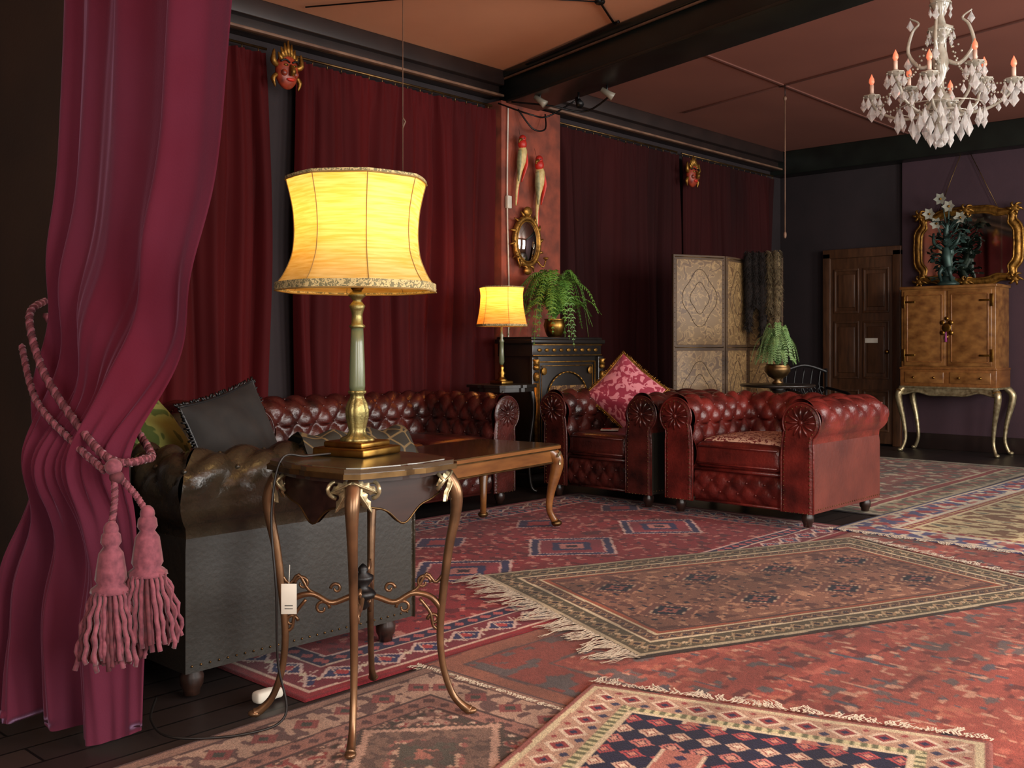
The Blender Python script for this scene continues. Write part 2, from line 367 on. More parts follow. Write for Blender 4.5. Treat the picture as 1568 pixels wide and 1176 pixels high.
# ---------------------------------------------------------------- chesterfield
def chesterfield(name,W,D,loc,rot,lea,panel,seats,H=.72,cushion=None,pitch=.15,nail='brass_dull'):
    A=Acc(name,loc,rot); w=W/2; cs,r=.075,.115; cz=H-r
    prof=[(.20,.28),(.20,.40),(.195,.48),(.185,cz-.06)]
    phs=[math.radians(-25+i*255/28) for i in range(29)]
    prof+=[(cs+r*math.cos(p),cz+r*math.sin(p)) for p in phs]
    prof+=[(0.004,cz-.12),(0,cz-.16),(0,.09)]
    pv=[Vector(p) for p in prof]; cum=[0]
    for i in range(1,len(pv)): cum.append(cum[-1]+(pv[i]-pv[i-1]).length)
    qt=cum[4]+ (cum[32]-cum[4])*.86
    def pr(q):
        s_=float(np.interp(q,cum,[p[0] for p in prof])); z_=float(np.interp(q,cum,[p[1] for p in prof])); return s_,z_
    def pn(q):
        a0=pr(max(0,q-.006)); a1=pr(min(cum[-1],q+.006)); t=Vector((a1[0]-a0[0],a1[1]-a0[1]))
        if t.length<1e-6: return Vector((1,0))
        t.normalize(); return Vector((t.y,-t.x))
    segs=[]
    for kind in ('L','B','R'):
        Lref=(D-.12) if kind!='B' else (W-.24)
        n=max(2,round(Lref/pitch)); segs.append((kind,Lref,n))
    Q=.20
    def S(kind,n,t,q,raw=False):
        s_,z_=pr(q); N_=pn(q)
        al=t*n+q/Q; be=t*n-q/Q
        h=0
        if q<qt:
            fade=min(1,(qt-q)/.10)
            h=.030*(abs(math.sin(pi*al)*math.sin(pi*be))**.45)*fade*min(1,.35+q/.06)
        if raw: h=.004
        s2=s_+N_.x*(h-.006*(q<qt)); z2=z_+N_.y*(h-.006*(q<qt))
        if kind=='L': return Vector((-w+s2,t*(D-s_),z2))
        if kind=='R': return Vector((w-s2,(1-t)*(D-s_),z2))
        return Vector((-w+s_+t*(W-2*s_),D-s2,z2))
    for kind,Lref,n in segs:
        nu=n*10; qs=list(np.linspace(0,qt,56))+[cum[k] for k in range(len(cum)) if cum[k]>qt+.003]
        V=[];F=[]
        for q in qs:
            for i in range(nu+1): V.append(S(kind,n,i/nu,q))
        for j in range(len(qs)-1):
            for i in range(nu): a0=j*(nu+1)+i; F.append((a0,a0+1,a0+nu+2,a0+nu+1))
        np_=len(qs)-3
        A.add(V,[f for k,f in enumerate(F) if k<np_*nu],lea); A.add(V,[f for k,f in enumerate(F) if k>=np_*nu],panel)
        jmax=int(qt/(Q/2))
        for j in range(0,jmax+1):
            q=j*Q/2
            if q<.03 or q>qt-.03: continue
            for i in range(n+1):
                t=(i+(.5 if j%2 else 0))/n
                if t>1.001 or t<.02: continue
                A.ell(S(kind,n,min(t,1),q,True),.0095,lea,seg=8,rings=5)
    poly=[(s_,z_) for s_,z_ in prof]; poly=[(.20,.09)]+poly
    for sg in (-1,1):
        f=lambda p,y: (sg*(w-p[0]),y,p[1])
        ring0=[f(p,0.0) for p in poly]; ring1=[f(p,-.012) for p in poly]
        ins=[]
        for p in poly:
            v=Vector(p); tgt=Vector((cs,cz)) if p[1]>cz-.1 else Vector((.1,p[1])); dd=(tgt-v)
            ins.append(v+dd.normalized()*min(.02,dd.length*.9) if dd.length>1e-6 else v)
        ring2=[f(p,-.02) for p in ins]
        n=len(poly); V=ring0+ring1+ring2; F=[]
        for k in range(2):
            for i in range(n): j=(i+1)%n; F.append((k*n+i,k*n+j,(k+1)*n+j,(k+1)*n+i))
        F.append(tuple(2*n+i for i in range(n)))
        A.add(V,F,lea,False)
        A.tube([Vector(f(p,-.012)) for p in poly],.006,lea,seg=6,closed=True)
        inn=[Vector(f(p,-.021)) for p in ins]
        for i in range(n):
            p0,p1=inn[i],inn[(i+1)%n]; Ls=(p1-p0).length
            k=int(Ls/.024)
            if k>=1:
                for j in range(k): A.ell(p0+(p1-p0)*(j+.5)/k,.0042,nail,seg=6,rings=4)
            elif i%2==0: A.ell(p0,.0042,nail,seg=6,rings=4)
        for k in range(12):
            th=2*pi*k/12; A.tube([f((cs+.02*math.cos(th),cz+.02*math.sin(th)),-.021),f((cs+.055*math.cos(th),cz+.055*math.sin(th)),-.022),f((cs+.085*math.cos(th),cz+.085*math.sin(th)),-.016)],[.004,.012,.010],lea,seg=6,flat=.6)
        A.ell(f((cs,cz),-.022),(.014,.008,.014),lea)
    for sg in (-1,1):
        for i in range(int(D/.03)): A.ell((sg*(w+.001),.02+i*.03,.11),.004,nail,seg=6,rings=4)
    A.rbox((0,D-.012,.12),(W-.02,.02,.06),.004,panel)
    iw=W-.40; nf=max(2,round(iw/.11))
    def ft(u,v):
        al=u*nf+v*1.5; be=u*nf-v*1.5; h=.018*(abs(math.sin(pi*al)*math.sin(pi*be))**.45)*min(1,v*6,(1-v)*6)
        return (-iw/2+iw*u,.03-h-.012*math.sin(pi*v),.09+.2*v)
    A.grid(ft,nf*8,20,lea)
    for j in (1,2):
        v=j/3
        for i in range(nf+1):
            u=(i+(.5 if j%2 else 0))/nf
            if u<=.99 and u>=.01: A.ell((-iw/2+iw*u,.014,.09+.2*v),.008,lea,seg=8,rings=5)
    A.tube([(-iw/2,.016,.29),(iw/2,.016,.29)],.012,lea); A.tube([(-iw/2,.016,.095),(iw/2,.016,.095)],.008,lea)
    A.rbox((0,D/2+.02,.2),(W-.1,D-.08,.2),.01,panel)
    cwid=iw/seats
    for i in range(seats):
        cx=-iw/2+cwid*(i+.5); cd=D-.215
        A.rbox((cx,cd/2-.005,.375),(cwid-.012,cd,.16),.045,lea,mid=5,bulge=.02)
        if cushion: A.rbox((cx,cd/2+.01,.392),(cwid-.05,cd-.05,.16),.04,cushion,mid=5,bulge=.035)
        for zz in (.325,.43):
            A.tube([(cx-cwid/2+.03,-.004,zz),(cx+cwid/2-.03,-.004,zz)],.006,lea,seg=6)
    for sx in (-1,1):
        for sy in (.06,D-.06): A.lathe([(.012,0),(.024,.004),(.026,.02),(.034,.035),(.036,.06),(.028,.08),(.03,.1)],(sx*(w-.07),sy,0),'wood_dark')
    return A.build()
def at(cx,cy): return (cx,cy,.016)
M['seat_damask']=mat_pattern('seat_damask',(118,44,42),(214,176,150),scale=34,thr=.49)
chesterfield('chesterfield_armchair',1.0,.90,at(5.40,3.15),-pi/2,'leather_red','panel_red',1,cushion='seat_damask')
chesterfield('chesterfield_armchair',.90,.90,at(5.40,4.21),-pi/2,'leather_brown','panel_black',1)
chesterfield('chesterfield_sofa',2.08,.86,(3.96,4.60,.008),0,'leather_brown','panel_red',3)
chesterfield('chesterfield_sofa',1.70,.88,(2.42,3.57,.008),pi/2,'leather_black','panel_black',2)

# ---------------------------------------------------------------- cushions
def pillow(name,size,T,loc,R,m,edge=None,fr=0):
    A=Acc(name); A.T=Matrix.Translation(loc)@R; h=size/2
    def mk(sg):
        def fn(u,v):
            x=2*u-1;y=2*v-1
            t=max(0,(1-x**4))**.6*max(0,(1-y**4))**.6
            return (h*x*(1-.07*(1-y*y)),h*y*(1-.07*(1-x*x)),sg*T*t*(.75+.25*math.cos(x*2)*math.cos(y*2))+.006*math.sin(9*x+4*y)*t)
        return fn
    A.grid(mk(1),24,24,m); A.grid(mk(-1),24,24,m,flip=True)
    pth=[]
    for k in range(4):
        for i in range(14):
            s_=-1+2*i/14; x,y=[(s_,-1),(1,s_),(-s_,1),(-1,-s_)][k]
            pth.append(Vector((h*x*(1-.07*(1-y*y)),h*y*(1-.07*(1-x*x)),0)))
    if edge: A.tube(pth,.007,edge,seg=6,closed=True)
    if fr:
        rnd=random.Random(3)
        for i,p in enumerate(pth):
            q=pth[(i+1)%len(pth)]
            for j in range(3):
                b_=p+(q-p)*j/3; d=b_.normalized()
                A.tube([b_,b_+d*fr*.6+Vector((0,0,rnd.uniform(-.008,.008))),b_+d*fr+Vector((rnd.uniform(-.008,.008),0,rnd.uniform(-.01,.01)))],[.004,.005,.003],edge,seg=4)
    return A.build()
M['damask_pink']=mat_pattern('damask_pink',(142,32,56),(200,122,130),scale=17,thr=.52,sheen=.2)
M['cush_dark']=mat('cushion_charcoal',(30,26,23),(18,15,14),rough=.85,scale=20)
M['cush_gold']=mat_pattern('cushion_gold_leaf',(34,34,24),(104,86,48),scale=9,thr=.5)
M['cush_green']=mat_pattern('cushion_green',(70,90,38),(130,138,72),scale=10,thr=.5)
def face(nx,ny,tilt,spin):
    z=Vector((nx,ny,0)).normalized()*math.cos(tilt)+Vector((0,0,1))*math.sin(tilt)
    x=Vector((0,0,1)).cross(z).normalized(); y=z.cross(x)
    R=Matrix((x,y,z)).transposed().to_4x4()
    return R@Matrix.Rotation(spin,4,'Z')
pillow('damask_cushion',.42,.085,(5.86,4.31,.73),face(-.85,-.5,.32,pi/4+.08),'damask_pink','gilt',.022)
pillow('charcoal_cushion',.44,.08,(1.98,3.13,.69),face(.35,-.9,.3,.18),'cush_dark','black',.018)
pillow('leaf_cushion',.44,.08,(1.78,3.76,.66),face(.9,-.35,.3,-.1),'cush_gold','gilt',.0)
pillow('green_cushion',.38,.07,(1.80,3.35,.68),face(.5,-.8,.4,.5),'cush_green',None,.0)
M['throw']=mat_pattern('throw_paisley',(96,80,50),(30,29,22),scale=16,thr=.06,kind='edge',rough=.75)
a=Acc('paisley_throw')
def th(u,v):
    pts=[(3.02,.50),(2.97,.62),(2.925,.70),(2.86,.745),(2.795,.765),(2.74,.75),(2.69,.70),(2.655,.62)]
    t=v*(len(pts)-1); i=min(len(pts)-2,int(t)); f=t-i
    y=pts[i][0]*(1-f)+pts[i+1][0]*f; z=pts[i][1]*(1-f)+pts[i+1][1]*f
    x=1.98+.46*u+.03*math.sin(5*v)
    return (x,y,z+.008*math.sin(20*u+3*v)+.006)
a.grid(th,34,34,'throw')
a.build()
a=Acc('seat_paper')
a.T=Matrix.Translation((5.56,4.22,.492))@Matrix.Rotation(.6,4,'Z'); a.box((0,0,0),(.17,.12,.003),'white',.001)
a.box((.01,.02,.004),(.08,.06,.002),mat('red_print',(170,40,36)),.001); a.build()

# ---------------------------------------------------------------- side table (foreground)
def leaf_orn(A,c,d,s_,m,angles=(0,.55,-.55,1.15,-1.15)):
    # acanthus mount: pointed, lobed leaves spreading from the knee, tips curling outward
    d=Vector(d).normalized(); side=Vector((0,0,1)).cross(d).normalized(); c=Vector(c); zz=Vector((0,0,1))
    for an in angles:
        ln=s_*(1.45-.42*abs(an))
        dr=(-zz*math.cos(an)+side*math.sin(an)); wv=dr.cross(d).normalized()
        back=abs(math.sin(an))*.9      # side leaves wrap back along the apron
        K=14; V=[];F=[]
        for k in range(K+1):
            t=k/K; lobe=1+.30*math.cos(t*26)
            cen=c+dr*ln*t+d*(s_*(.10+.16*math.sin(pi*t)+.16*max(0,t-.75)*4)-s_*back*t*.7)
            w_=s_*.17*(math.sin(pi*(.10+t*.90))**.8)*lobe+.0006
            V+=[cen-wv*w_-d*s_*.07,cen-wv*w_*.45+d*s_*.02,cen+d*s_*.06,cen+wv*w_*.45+d*s_*.02,cen+wv*w_-d*s_*.07]
            if k:
                for q in range(4): o=(k-1)*5+q; F.append((o,o+1,o+6,o+5))
        A.add(V,F,m)
        A.tube([c+dr*ln*t+d*(s_*(.17+.16*math.sin(pi*t)+.16*max(0,t-.75)*4)-s_*back*t*.7) for t in np.linspace(0,1,9)],[s_*.05,s_*.04,s_*.015],m,seg=6)
M['gilt_pale']=mat('gilt_pale',(200,188,150),(116,98,66),rough=.36,metal=.7,scale=30)
TX,TY=1.83,2.262
a=Acc('side_table',(TX,TY,.015))
def ser_poly(h,n=10):
    P=[]
    cor=[(-h,-h),(h,-h),(h,h),(-h,h)]
    for k in range(4):
        x0,y0=cor[k];x1,y1=cor[(k+1)%4]; dx,dy=x1-x0,y1-y0; nx,ny=dy/(2*h),-dx/(2*h)
        for i in range(n+1):
            t=.09+.82*i/n; wob=.016*math.sin(pi*(t-.0))*abs(math.sin(2*pi*t))**.5 - .010+ .018*math.exp(-((t-.5)/.16)**2)
            P.append((x0+dx*t+nx*wob,y0+dy*t+ny*wob))
    return P
a.prism(ser_poly(.203),.713,.726,'glossy_top'); a.prism(ser_poly(.210),.701,.715,'brass_dull'); a.prism(ser_poly(.190),.688,.701,'wood_dark')
P=ser_poly(.203); a.prism([(x*.90,y*.90) for x,y in P],.726,.7275,'top_green')
for k in range(4):
    a.T=Matrix.Rotation(k*pi/2,4,'Z')
    def ap(u,v):
        x=-.145+.29*u; drop=.055+.05*math.exp(-((u-.5)/.16)**2)+.02*math.exp(-((u-.5)/.45)**8)
        return (x,-.162-.012*math.sin(pi*u),.69-drop*v)
    a.grid(ap,24,4,'wood_dark'); a.grid(lambda u,v:(lambda p:(p[0],p[1]+.014,p[2]))(ap(u,v)),24,4,'wood_dark',flip=True)
    a.tube([ap(i/24,1) for i in range(25)],.003,'brass_dull',seg=6)
    a.T=Matrix.Rotation(k*pi/2+pi/4,4,'Z')
    lp=smooth_path([(.205,0,.70),(.238,0,.675),(.262,0,.63),(.262,0,.57),(.244,0,.48),(.228,0,.36),(.218,0,.24),(.226,0,.14),(.252,0,.06),(.285,0,.022),(.303,0,.012)],44)
    a.tube(lp,[.020,.022,.020,.0155,.013,.0115,.0105,.0095,.0095,.012,.014],'bronze_leg',seg=10)
    a.ell((.303,0,.011),(.020,.016,.010),'bronze_leg')
    leaf_orn(a,(.238,0,.690),(1,0,.1),.075,'gilt_pale')
    for sg in (-1,1):
        a.tube([(.232-.02*abs(math.sin(t)),sg*(.045+.022*(1-t/8)*math.cos(t)),.672+.022*(1-t/8)*math.sin(t)) for t in np.linspace(-1.5,5,18)],[.006,.005,.003],'gilt_pale',seg=6)
    st=smooth_path([(.222,0,.30),(.19,0,.335),(.14,0,.345),(.09,0,.32),(.04,0,.335),(.0,0,.345)],24)
    a.tube(st,[.010,.008,.008,.009],'bronze_leg',seg=8)
    for (cx,cz,R,sg) in ((.17,.375,.022,1),(.115,.305,.022,-1),(.2,.27,.018,-1),(.075,.36,.016,1)):
        a.tube([(cx+R*(1-t/9)*math.cos(t)*sg,0,cz+R*(1-t/9)*math.sin(t)) for t in np.linspace(0,6.6,18)],[.005,.0045,.003],'bronze_leg',seg=6)
    a.tube(smooth_path([(.228,0,.40),(.205,0,.375),(.18,0,.40),(.155,0,.36),(.13,0,.345)],14),.005,'bronze_leg',seg=6)
    a.tube(smooth_path([(.222,0,.24),(.20,0,.25),(.19,0,.29),(.16,0,.33)],12),.005,'bronze_leg',seg=6)
    a.T=Matrix.Identity(4)
a.lathe([(.008,.30),(.02,.31),(.012,.325),(.034,.335),(.038,.345),(.03,.355),(.014,.365),(.03,.385),(.03,.395),(.012,.405),(.016,.415),(.008,.425),(.002,.43)],(0,0,0),'black')
a.build()
a=Acc('lamp_cord')
tx=rc3(-.635,2.80,.748)
a.tube(smooth_path([rc3(-.50,2.94,.752),rc3(-.58,2.87,.750),tx,rc3(-.655,2.77,.60),rc3(-.64,2.76,.40),rc3(-.64,2.78,.2),rc3(-.62,2.78,.05),rc3(-.72,2.72,.022),rc3(-.9,2.70,.022),rc3(-1.0,2.82,.022),rc3(-1.05,3.0,.022)],90),.0035,'rubber',seg=6)
a.build()
a=Acc('price_tag'); a.T=Matrix.Translation(rc3(-.602,2.745,.378))@Matrix.Rotation(-.82,4,'Z')
a.box((0,0,0),(.042,.003,.082),'white',.0015)
for z in (-.018,-.026): a.box((0,-.002,z),(.022,.001,.002),'black',.0003)
a.tube([(0,0,.04),(.0,0.01,.09)],.001,'white',seg=4); a.build()

# ---------------------------------------------------------------- lamps
def shade_mat(name,col,tr):
    m,nt,b=new_mat(name); N=nt.nodes;L=nt.links
    tc=N.new('ShaderNodeTexCoord'); mp=N.new('ShaderNodeMapping'); mp.inputs['Rotation'].default_value=(.0,.7,0.3); mp.inputs['Scale'].default_value=(6,6,90)
    nz=N.new('ShaderNodeTexNoise'); nz.inputs['Scale'].default_value=1.6; nz.inputs['Detail'].default_value=3
    L.new(tc.outputs['Object'],mp.inputs[0]); L.new(mp.outputs[0],nz.inputs[0])
    cr=N.new('ShaderNodeValToRGB'); cr.color_ramp.elements[0].position=.35; cr.color_ramp.elements[1].position=.62
    cr.color_ramp.elements[0].color=lin(col); cr.color_ramp.elements[1].color=lin(tr)
    L.new(nz.outputs[0],cr.inputs[0])
    df=N.new('ShaderNodeBsdfDiffuse'); tl=N.new('ShaderNodeBsdfTranslucent'); mx=N.new('ShaderNodeMixShader'); mx.inputs[0].default_value=.52
    L.new(cr.outputs[0],df.inputs[0]); L.new(cr.outputs[0],tl.inputs[0]); L.new(df.outputs[0],mx.inputs[1]); L.new(tl.outputs[0],mx.inputs[2])
    L.new(mx.outputs[0],N['Material Output'].inputs[0]); return m
M['shade']=shade_mat('silk_shade',(236,194,96),(250,222,146))
M['shade2']=shade_mat('silk_shade_small',(244,176,84),(250,206,124))
M['shade_trim']=mat_pattern('shade_braid',(110,104,72),(190,170,118),scale=110,thr=.5)
M['seam']=mat('shade_seam',(150,118,60),rough=.8)
def lamp(name,loc,zs,rs,z0,z1,stem,rot=0,panels=8,col=(1,.62,.25),E=14,trim=.012,shade='shade'):
    A=Acc(name,loc,rot)
    def R(v,th):
        r=float(np.interp(v,zs,rs)); sec=2*pi/panels; ph=(th%sec)-sec/2
        poly=math.cos(sec/2)/math.cos(ph); return r*(.35+.65*poly)
    def RS(v,th): return (R(v-.05,th)+R(v,th)*2+R(v+.05,th))/4
    zz=lambda v:z0+(z1-z0)*v
    A.grid(lambda u,v:(RS(v,2*pi*u)*math.cos(2*pi*u),RS(v,2*pi*u)*math.sin(2*pi*u),zz(v)),panels*8,28,shade)
    for k in range(panels):
        th=2*pi*k/panels; A.tube([((RS(v,th)+.001)*math.cos(th),(RS(v,th)+.001)*math.sin(th),zz(v)) for v in np.linspace(0,1,20)],.0014,'seam',seg=5)
    for v,m_,rr in ((0.015,'shade_trim',trim),(.99,'shade_trim',trim*.4)):
        A.grid(lambda u,w_:((RS(v,2*pi*u)+.003)*math.cos(2*pi*u),(RS(v,2*pi*u)+.003)*math.sin(2*pi*u),zz(v)+(w_-.5)*2*rr),panels*8,2,m_)
        A.tube([((RS(v,2*pi*i/96)+.003)*math.cos(2*pi*i/96),(RS(v,2*pi*i/96)+.003)*math.sin(2*pi*i/96),zz(v)-rr) for i in range(96)],.0025,'seam',seg=5,closed=True)
    for k in range(3):
        th=2*pi*k/3; A.tube([(0,0,zz(.82)),(R(.97,th)*math.cos(th)*.98,R(.97,th)*math.sin(th)*.98,zz(.97))],.002,'brass',seg=5)
    A.tube([(0,0,z0-.01),(0,0,zz(.82))],.004,'brass')
    A.ell((0,0,zz(.5)),(.028,.028,.036),'bulb')
    stem(A); o=A.build()
    l=bpy.data.lights.new(name+'_bulb_light','POINT'); l.energy=E; l.color=col; l.shadow_soft_size=.045
    lo=bpy.data.objects.new('bulb_light',l); bpy.context.collection.objects.link(lo); lo.parent=o; lo.location=(0,0,zz(.5)+.085)
    return o
def stem1(A):
    A.rbox((0,0,.012),(.185,.185,.024),.006,'brass'); A.rbox((0,0,.032),(.140,.140,.018),.006,'brass')
    A.lathe([(.050,.04),(.046,.048),(.03,.055),(.024,.068),(.026,.08),(.033,.11),(.034,.13),(.029,.15),(.021,.165),(.019,.175),(.026,.18),(.026,.186)],(0,0,0),'brass_pale',seg=32,fl=.08,nf=10)
    A.lathe([(.022,.186),(.0235,.20),(.0225,.26),(.020,.32),(.018,.37)],(0,0,0),'onyx',seg=24)
    A.lathe([(.021,.37),(.024,.376),(.017,.382),(.0155,.41),(.020,.425),(.024,.435),(.018,.442),(.012,.45),(.018,.458),(.026,.465),(.022,.473),(.012,.479)],(0,0,0),'brass_pale',seg=24,fl=.04,nf=10)
    A.lathe([(.013,.479),(.018,.486),(.024,.494),(.017,.502),(.014,.512),(.016,.535),(.023,.552),(.027,.558),(.012,.563),(.012,.60)],(0,0,0),'brass',seg=20)
x,y=rc(-.455,2.99)
M['bulb']=mat('bulb_warm',(255,220,160),rough=.4,emis=(255,180,90),estr=6)
lamp('table_lamp',(x,y,.743),[0,.12,.3,.5,.7,.88,1],[.240,.210,.186,.180,.184,.196,.207],.485,.806,stem1,rot=.25,E=4.2,col=(1,.66,.24))
def stem2(A):
    A.rbox((0,0,.012),(.12,.12,.024),.006,'brass'); A.lathe([(.05,.024),(.03,.04),(.022,.06),(.028,.08),(.016,.1),(.02,.12),(.012,.14)],(0,0,0),'brass')
    A.lathe([(.012,.14),(.02,.16),(.017,.24),(.015,.30),(.02,.31),(.01,.33),(.016,.35),(.008,.37),(.008,.44)],(0,0,0),'onyx')
x2,y2=rc(-.075,7.33)
lamp('table_lamp',(x2,y2,.786),[0,.2,.5,.8,1],[.188,.175,.160,.155,.165],.42,.70,stem2,panels=6,E=8,col=(1,.52,.18),trim=.008,shade='shade2')
a=Acc('lamp_table',(x2,y2,0))
a.prism(ser_poly(.20),.765,.785,'wood_black'); a.prism([(q[0]*.92,q[1]*.92) for q in ser_poly(.20)],.735,.765,'wood_black')
for sx in (-1,1):
    for sy in (-1,1): a.tube(smooth_path([(sx*.15,sy*.15,.75),(sx*.165,sy*.165,.6),(sx*.14,sy*.14,.3),(sx*.15,sy*.15,.06),(sx*.18,sy*.18,.012)],20),[.02,.018,.012,.012,.014],'wood_black')
a.rbox((0,0,.3),(.27,.27,.02),.004,'wood_black'); a.build()

# ---------------------------------------------------------------- coffee table
a=Acc('coffee_table',(3.755,3.968,.016),math.radians(8))
Lc,Wc=1.50,.60
def rr(L_,W_,r_,n=6):
    P=[]
    for (cx,cy,a0) in ((L_/2-r_,-W_/2+r_,-pi/2),(L_/2-r_,W_/2-r_,0),(-L_/2+r_,W_/2-r_,pi/2),(-L_/2+r_,-W_/2+r_,pi)):
        for i in range(n+1): t=a0+pi/2*i/n; P.append((cx+r_*math.cos(t),cy+r_*math.sin(t)))
    return P
a.prism(rr(Lc,Wc,.05),.455,.472,'walnut_lt'); a.prism(rr(Lc-.01,Wc-.01,.05),.472,.478,'glossy_top')
a.prism(rr(Lc-.03,Wc-.03,.05),.445,.456,'brass_dull')
a.prism(rr(Lc-.08,Wc-.08,.03),.37,.447,'walnut_lt')
a.tube([(p[0],p[1],.372) for p in rr(Lc-.075,Wc-.075,.03)],.006,'brass_dull',seg=6,closed=True)
for sx in (-1,1):
    for sy in (-1,1):
        d=Vector((sx,sy*.8,0)).normalized(); c=Vector((sx*(Lc/2-.07),sy*(Wc/2-.07),0))
        a.tube(smooth_path([c+Vector((0,0,.445)),c+d*.05+Vector((0,0,.40)),c+d*.055+Vector((0,0,.34)),c+d*.02+Vector((0,0,.2)),c+d*.01+Vector((0,0,.1)),c+d*.045+Vector((0,0,.03))],22),[.035,.042,.038,.024,.019,.02],'walnut_lt',seg=10)
        a.ell(c+d*.055+Vector((0,0,.02)),(.036,.03,.02),'brass_dull'); leaf_orn(a,c+d*.065+Vector((0,0,.435)),d,.07,'gilt_pale')
a.build()

# ---------------------------------------------------------------- ebonised cabinet w/ brass
a=Acc('ebonised_cabinet',(6.12,5.23,.0)); w_=.84; d_=.36; h_=1.12
a.rbox((0,0,.05),(w_+.03,d_+.02,.10),.008,'wood_black'); a.rbox((0,0,.55),(w_-.04,d_-.03,.92),.006,'wood_black')
a.rbox((0,0,h_-.09),(w_,d_,.10),.006,'wood_black'); a.rbox((0,-.005,h_-.025),(w_+.06,d_+.03,.035),.01,'wood_black'); a.rbox((0,0,h_),(w_+.02,d_,.02),.006,'wood_black')
yf=-d_/2+.012
for x in (-.40,.40):
    a.rbox((x,yf-.01,.55),(.07,.03,.86),.006,'wood_black')
    a.tube([(x,yf-.03,.22),(x,yf-.03,.78)],[.012,.02,.024],'gilt',seg=8)
    a.ell((x,yf-.035,.83),(.026,.022,.034),'gilt'); a.ell((x,yf-.035,.9),(.03,.02,.02),'gilt'); a.lathe([(.03,0),(.02,.02),(.035,.04)],(x,yf-.03,.92),'gilt',seg=10)
    leaf_orn(a,(x,yf-.02,.78),(0,-1,0),.06,'gilt')
for x in np.linspace(-.34,.34,9): a.ell((x,-d_/2-.004,h_-.09),(.026,.006,.014),'gilt',seg=8,rings=5)
a.tube([(-.42,-d_/2-.004,h_-.13),(.42,-d_/2-.004,h_-.13)],.004,'gilt'); a.tube([(-.42,-d_/2-.004,h_-.05),(.42,-d_/2-.004,h_-.05)],.004,'gilt')
def frame(x0,x1,z0,z1,y,r,m,arch=0):
    P=[(x0,y,z0),(x0,y,z1-arch)]
    if arch:
        P+=[((x0+x1)/2-(x1-x0)/2*math.cos(t),y,z1-arch+arch*math.sin(t)) for t in np.linspace(.1,pi-.1,16)]
    P+=[(x1,y,z1-arch),(x1,y,z0)]
    if not arch: P=[(x0,y,z0),(x0,y,z1),(x1,y,z1),(x1,y,z0)]
    for i in range(len(P)): a.tube([P[i],P[(i+1)%len(P)]],r,m,seg=6)
frame(-.34,.34,.14,.94,yf-.008,.005,'gilt'); frame(-.31,.31,.17,.91,yf-.008,.003,'gilt'); frame(-.24,.24,.2,.86,yf-.01,.006,'gilt',arch=.2)
M['inlay']=mat_pattern('boulle_inlay',(74,48,30),(140,106,60),scale=26,thr=.52)
a.rbox((0,yf-.003,.48),(.44,.006,.55),.002,'inlay')
for (x,z) in ((-.28,.87),(.28,.87),(-.28,.2),(.28,.2)): a.ell((x,yf-.01,z),(.03,.006,.03),'gilt')
a.tube([(.11*math.cos(t),yf-.014,.5+.15*math.sin(t)) for t in np.linspace(0,2*pi,30)][:-1],.006,'gilt',closed=True)
a.build()

# ---------------------------------------------------------------- ferns
def fern(name,loc,R,n,m,pot,drop=.25,up=.22,seed=1,lw=.045,ymax=None):
    rnd=random.Random(seed); A=Acc(name,loc)
    pot(A); z0=.13; K=26
    for i in range(n):
        th=2*pi*i/n*2.618+rnd.uniform(-.2,.2); ln=R*rnd.uniform(.55,1.1); u_=up*rnd.uniform(.4,1.25); dr=drop*rnd.uniform(-.4,1.0)
        d=Vector((math.cos(th),math.sin(th),0)); sd=Vector((-d.y,d.x,0))
        if ymax and d.y>0: ln=min(ln,ymax/max(.2,d.y))
        pts=smooth_path([Vector((0,0,z0)),d*ln*.35+Vector((0,0,z0+u_)),d*ln*.75+Vector((0,0,z0+u_*.8)),d*ln+Vector((0,0,z0+u_*.2-dr))],K)
        A.tube(pts,[.0025,.001],m,seg=4)
        V=[];F=[]
        for k in range(3,K):
            p=pts[k]; w_=lw*math.sin(pi*(k/K)**.75)*rnd.uniform(.85,1.1)+.006; t=(pts[min(K,k+1)]-pts[k-1]).normalized()
            for sg in (-1,1):
                tip=p+sd*sg*w_+t*w_*.45+Vector((0,0,-w_*rnd.uniform(.1,.5))); o=len(V)
                V+= [p-t*.003,p+sd*sg*w_*.5+t*(w_*.15-.0045),tip,p+sd*sg*w_*.5+t*(w_*.25+.0045),p+t*.003]; F.append((o,o+1,o+2,o+3,o+4))
        A.add(V,F,m,False)
    return A.build()
def pot1(A): A.lathe([(.05,0),(.06,.01),(.075,.05),(.085,.09),(.075,.13),(.085,.14),(.07,.14),(.06,.12)],(0,0,0),'brass',seg=24)
def pot2(A): A.lathe([(.04,0),(.045,.01),(.02,.03),(.07,.06),(.10,.10),(.10,.13),(.085,.15),(.09,.155),(.075,.14)],(0,0,0),'brass_dull',seg=24)
fern('potted_fern',(6.06,5.14,1.132),.37,56,'leaf',pot1,drop=.26,up=.30,seed=4,lw=.046,ymax=.26)
tx_,ty_=rc(2.10,8.05)
a=Acc('pedestal_table',(tx_,ty_,.016)); a.lathe([(.27,.72),(.29,.728),(.29,.74),(.28,.745)],(0,0,0),'wood_black',seg=40); a.lathe([(.03,.2),(.045,.26),(.025,.32),(.022,.6),(.04,.68),(.08,.72)],(0,0,0),'wood_black')
for k in range(3):
    a.T=Matrix.Rotation(k*2*pi/3,4,'Z'); a.tube(smooth_path([(.0,0,.26),(.08,0,.22),(.18,0,.07),(.26,0,.015)],14),[.025,.02,.016],'wood_black'); a.T=Matrix.Identity(4)
a.build()
fern('potted_plant',(tx_+.0,ty_,.762),.20,44,'leaf_lt',pot2,drop=.02,up=.28,seed=9,lw=.026)
cx_,cy_=rc(2.62,8.75)
a=Acc('iron_chair',(cx_,cy_,.012),-.6)
a.rbox((0,0,.45),(.44,.42,.03),.01,'black')
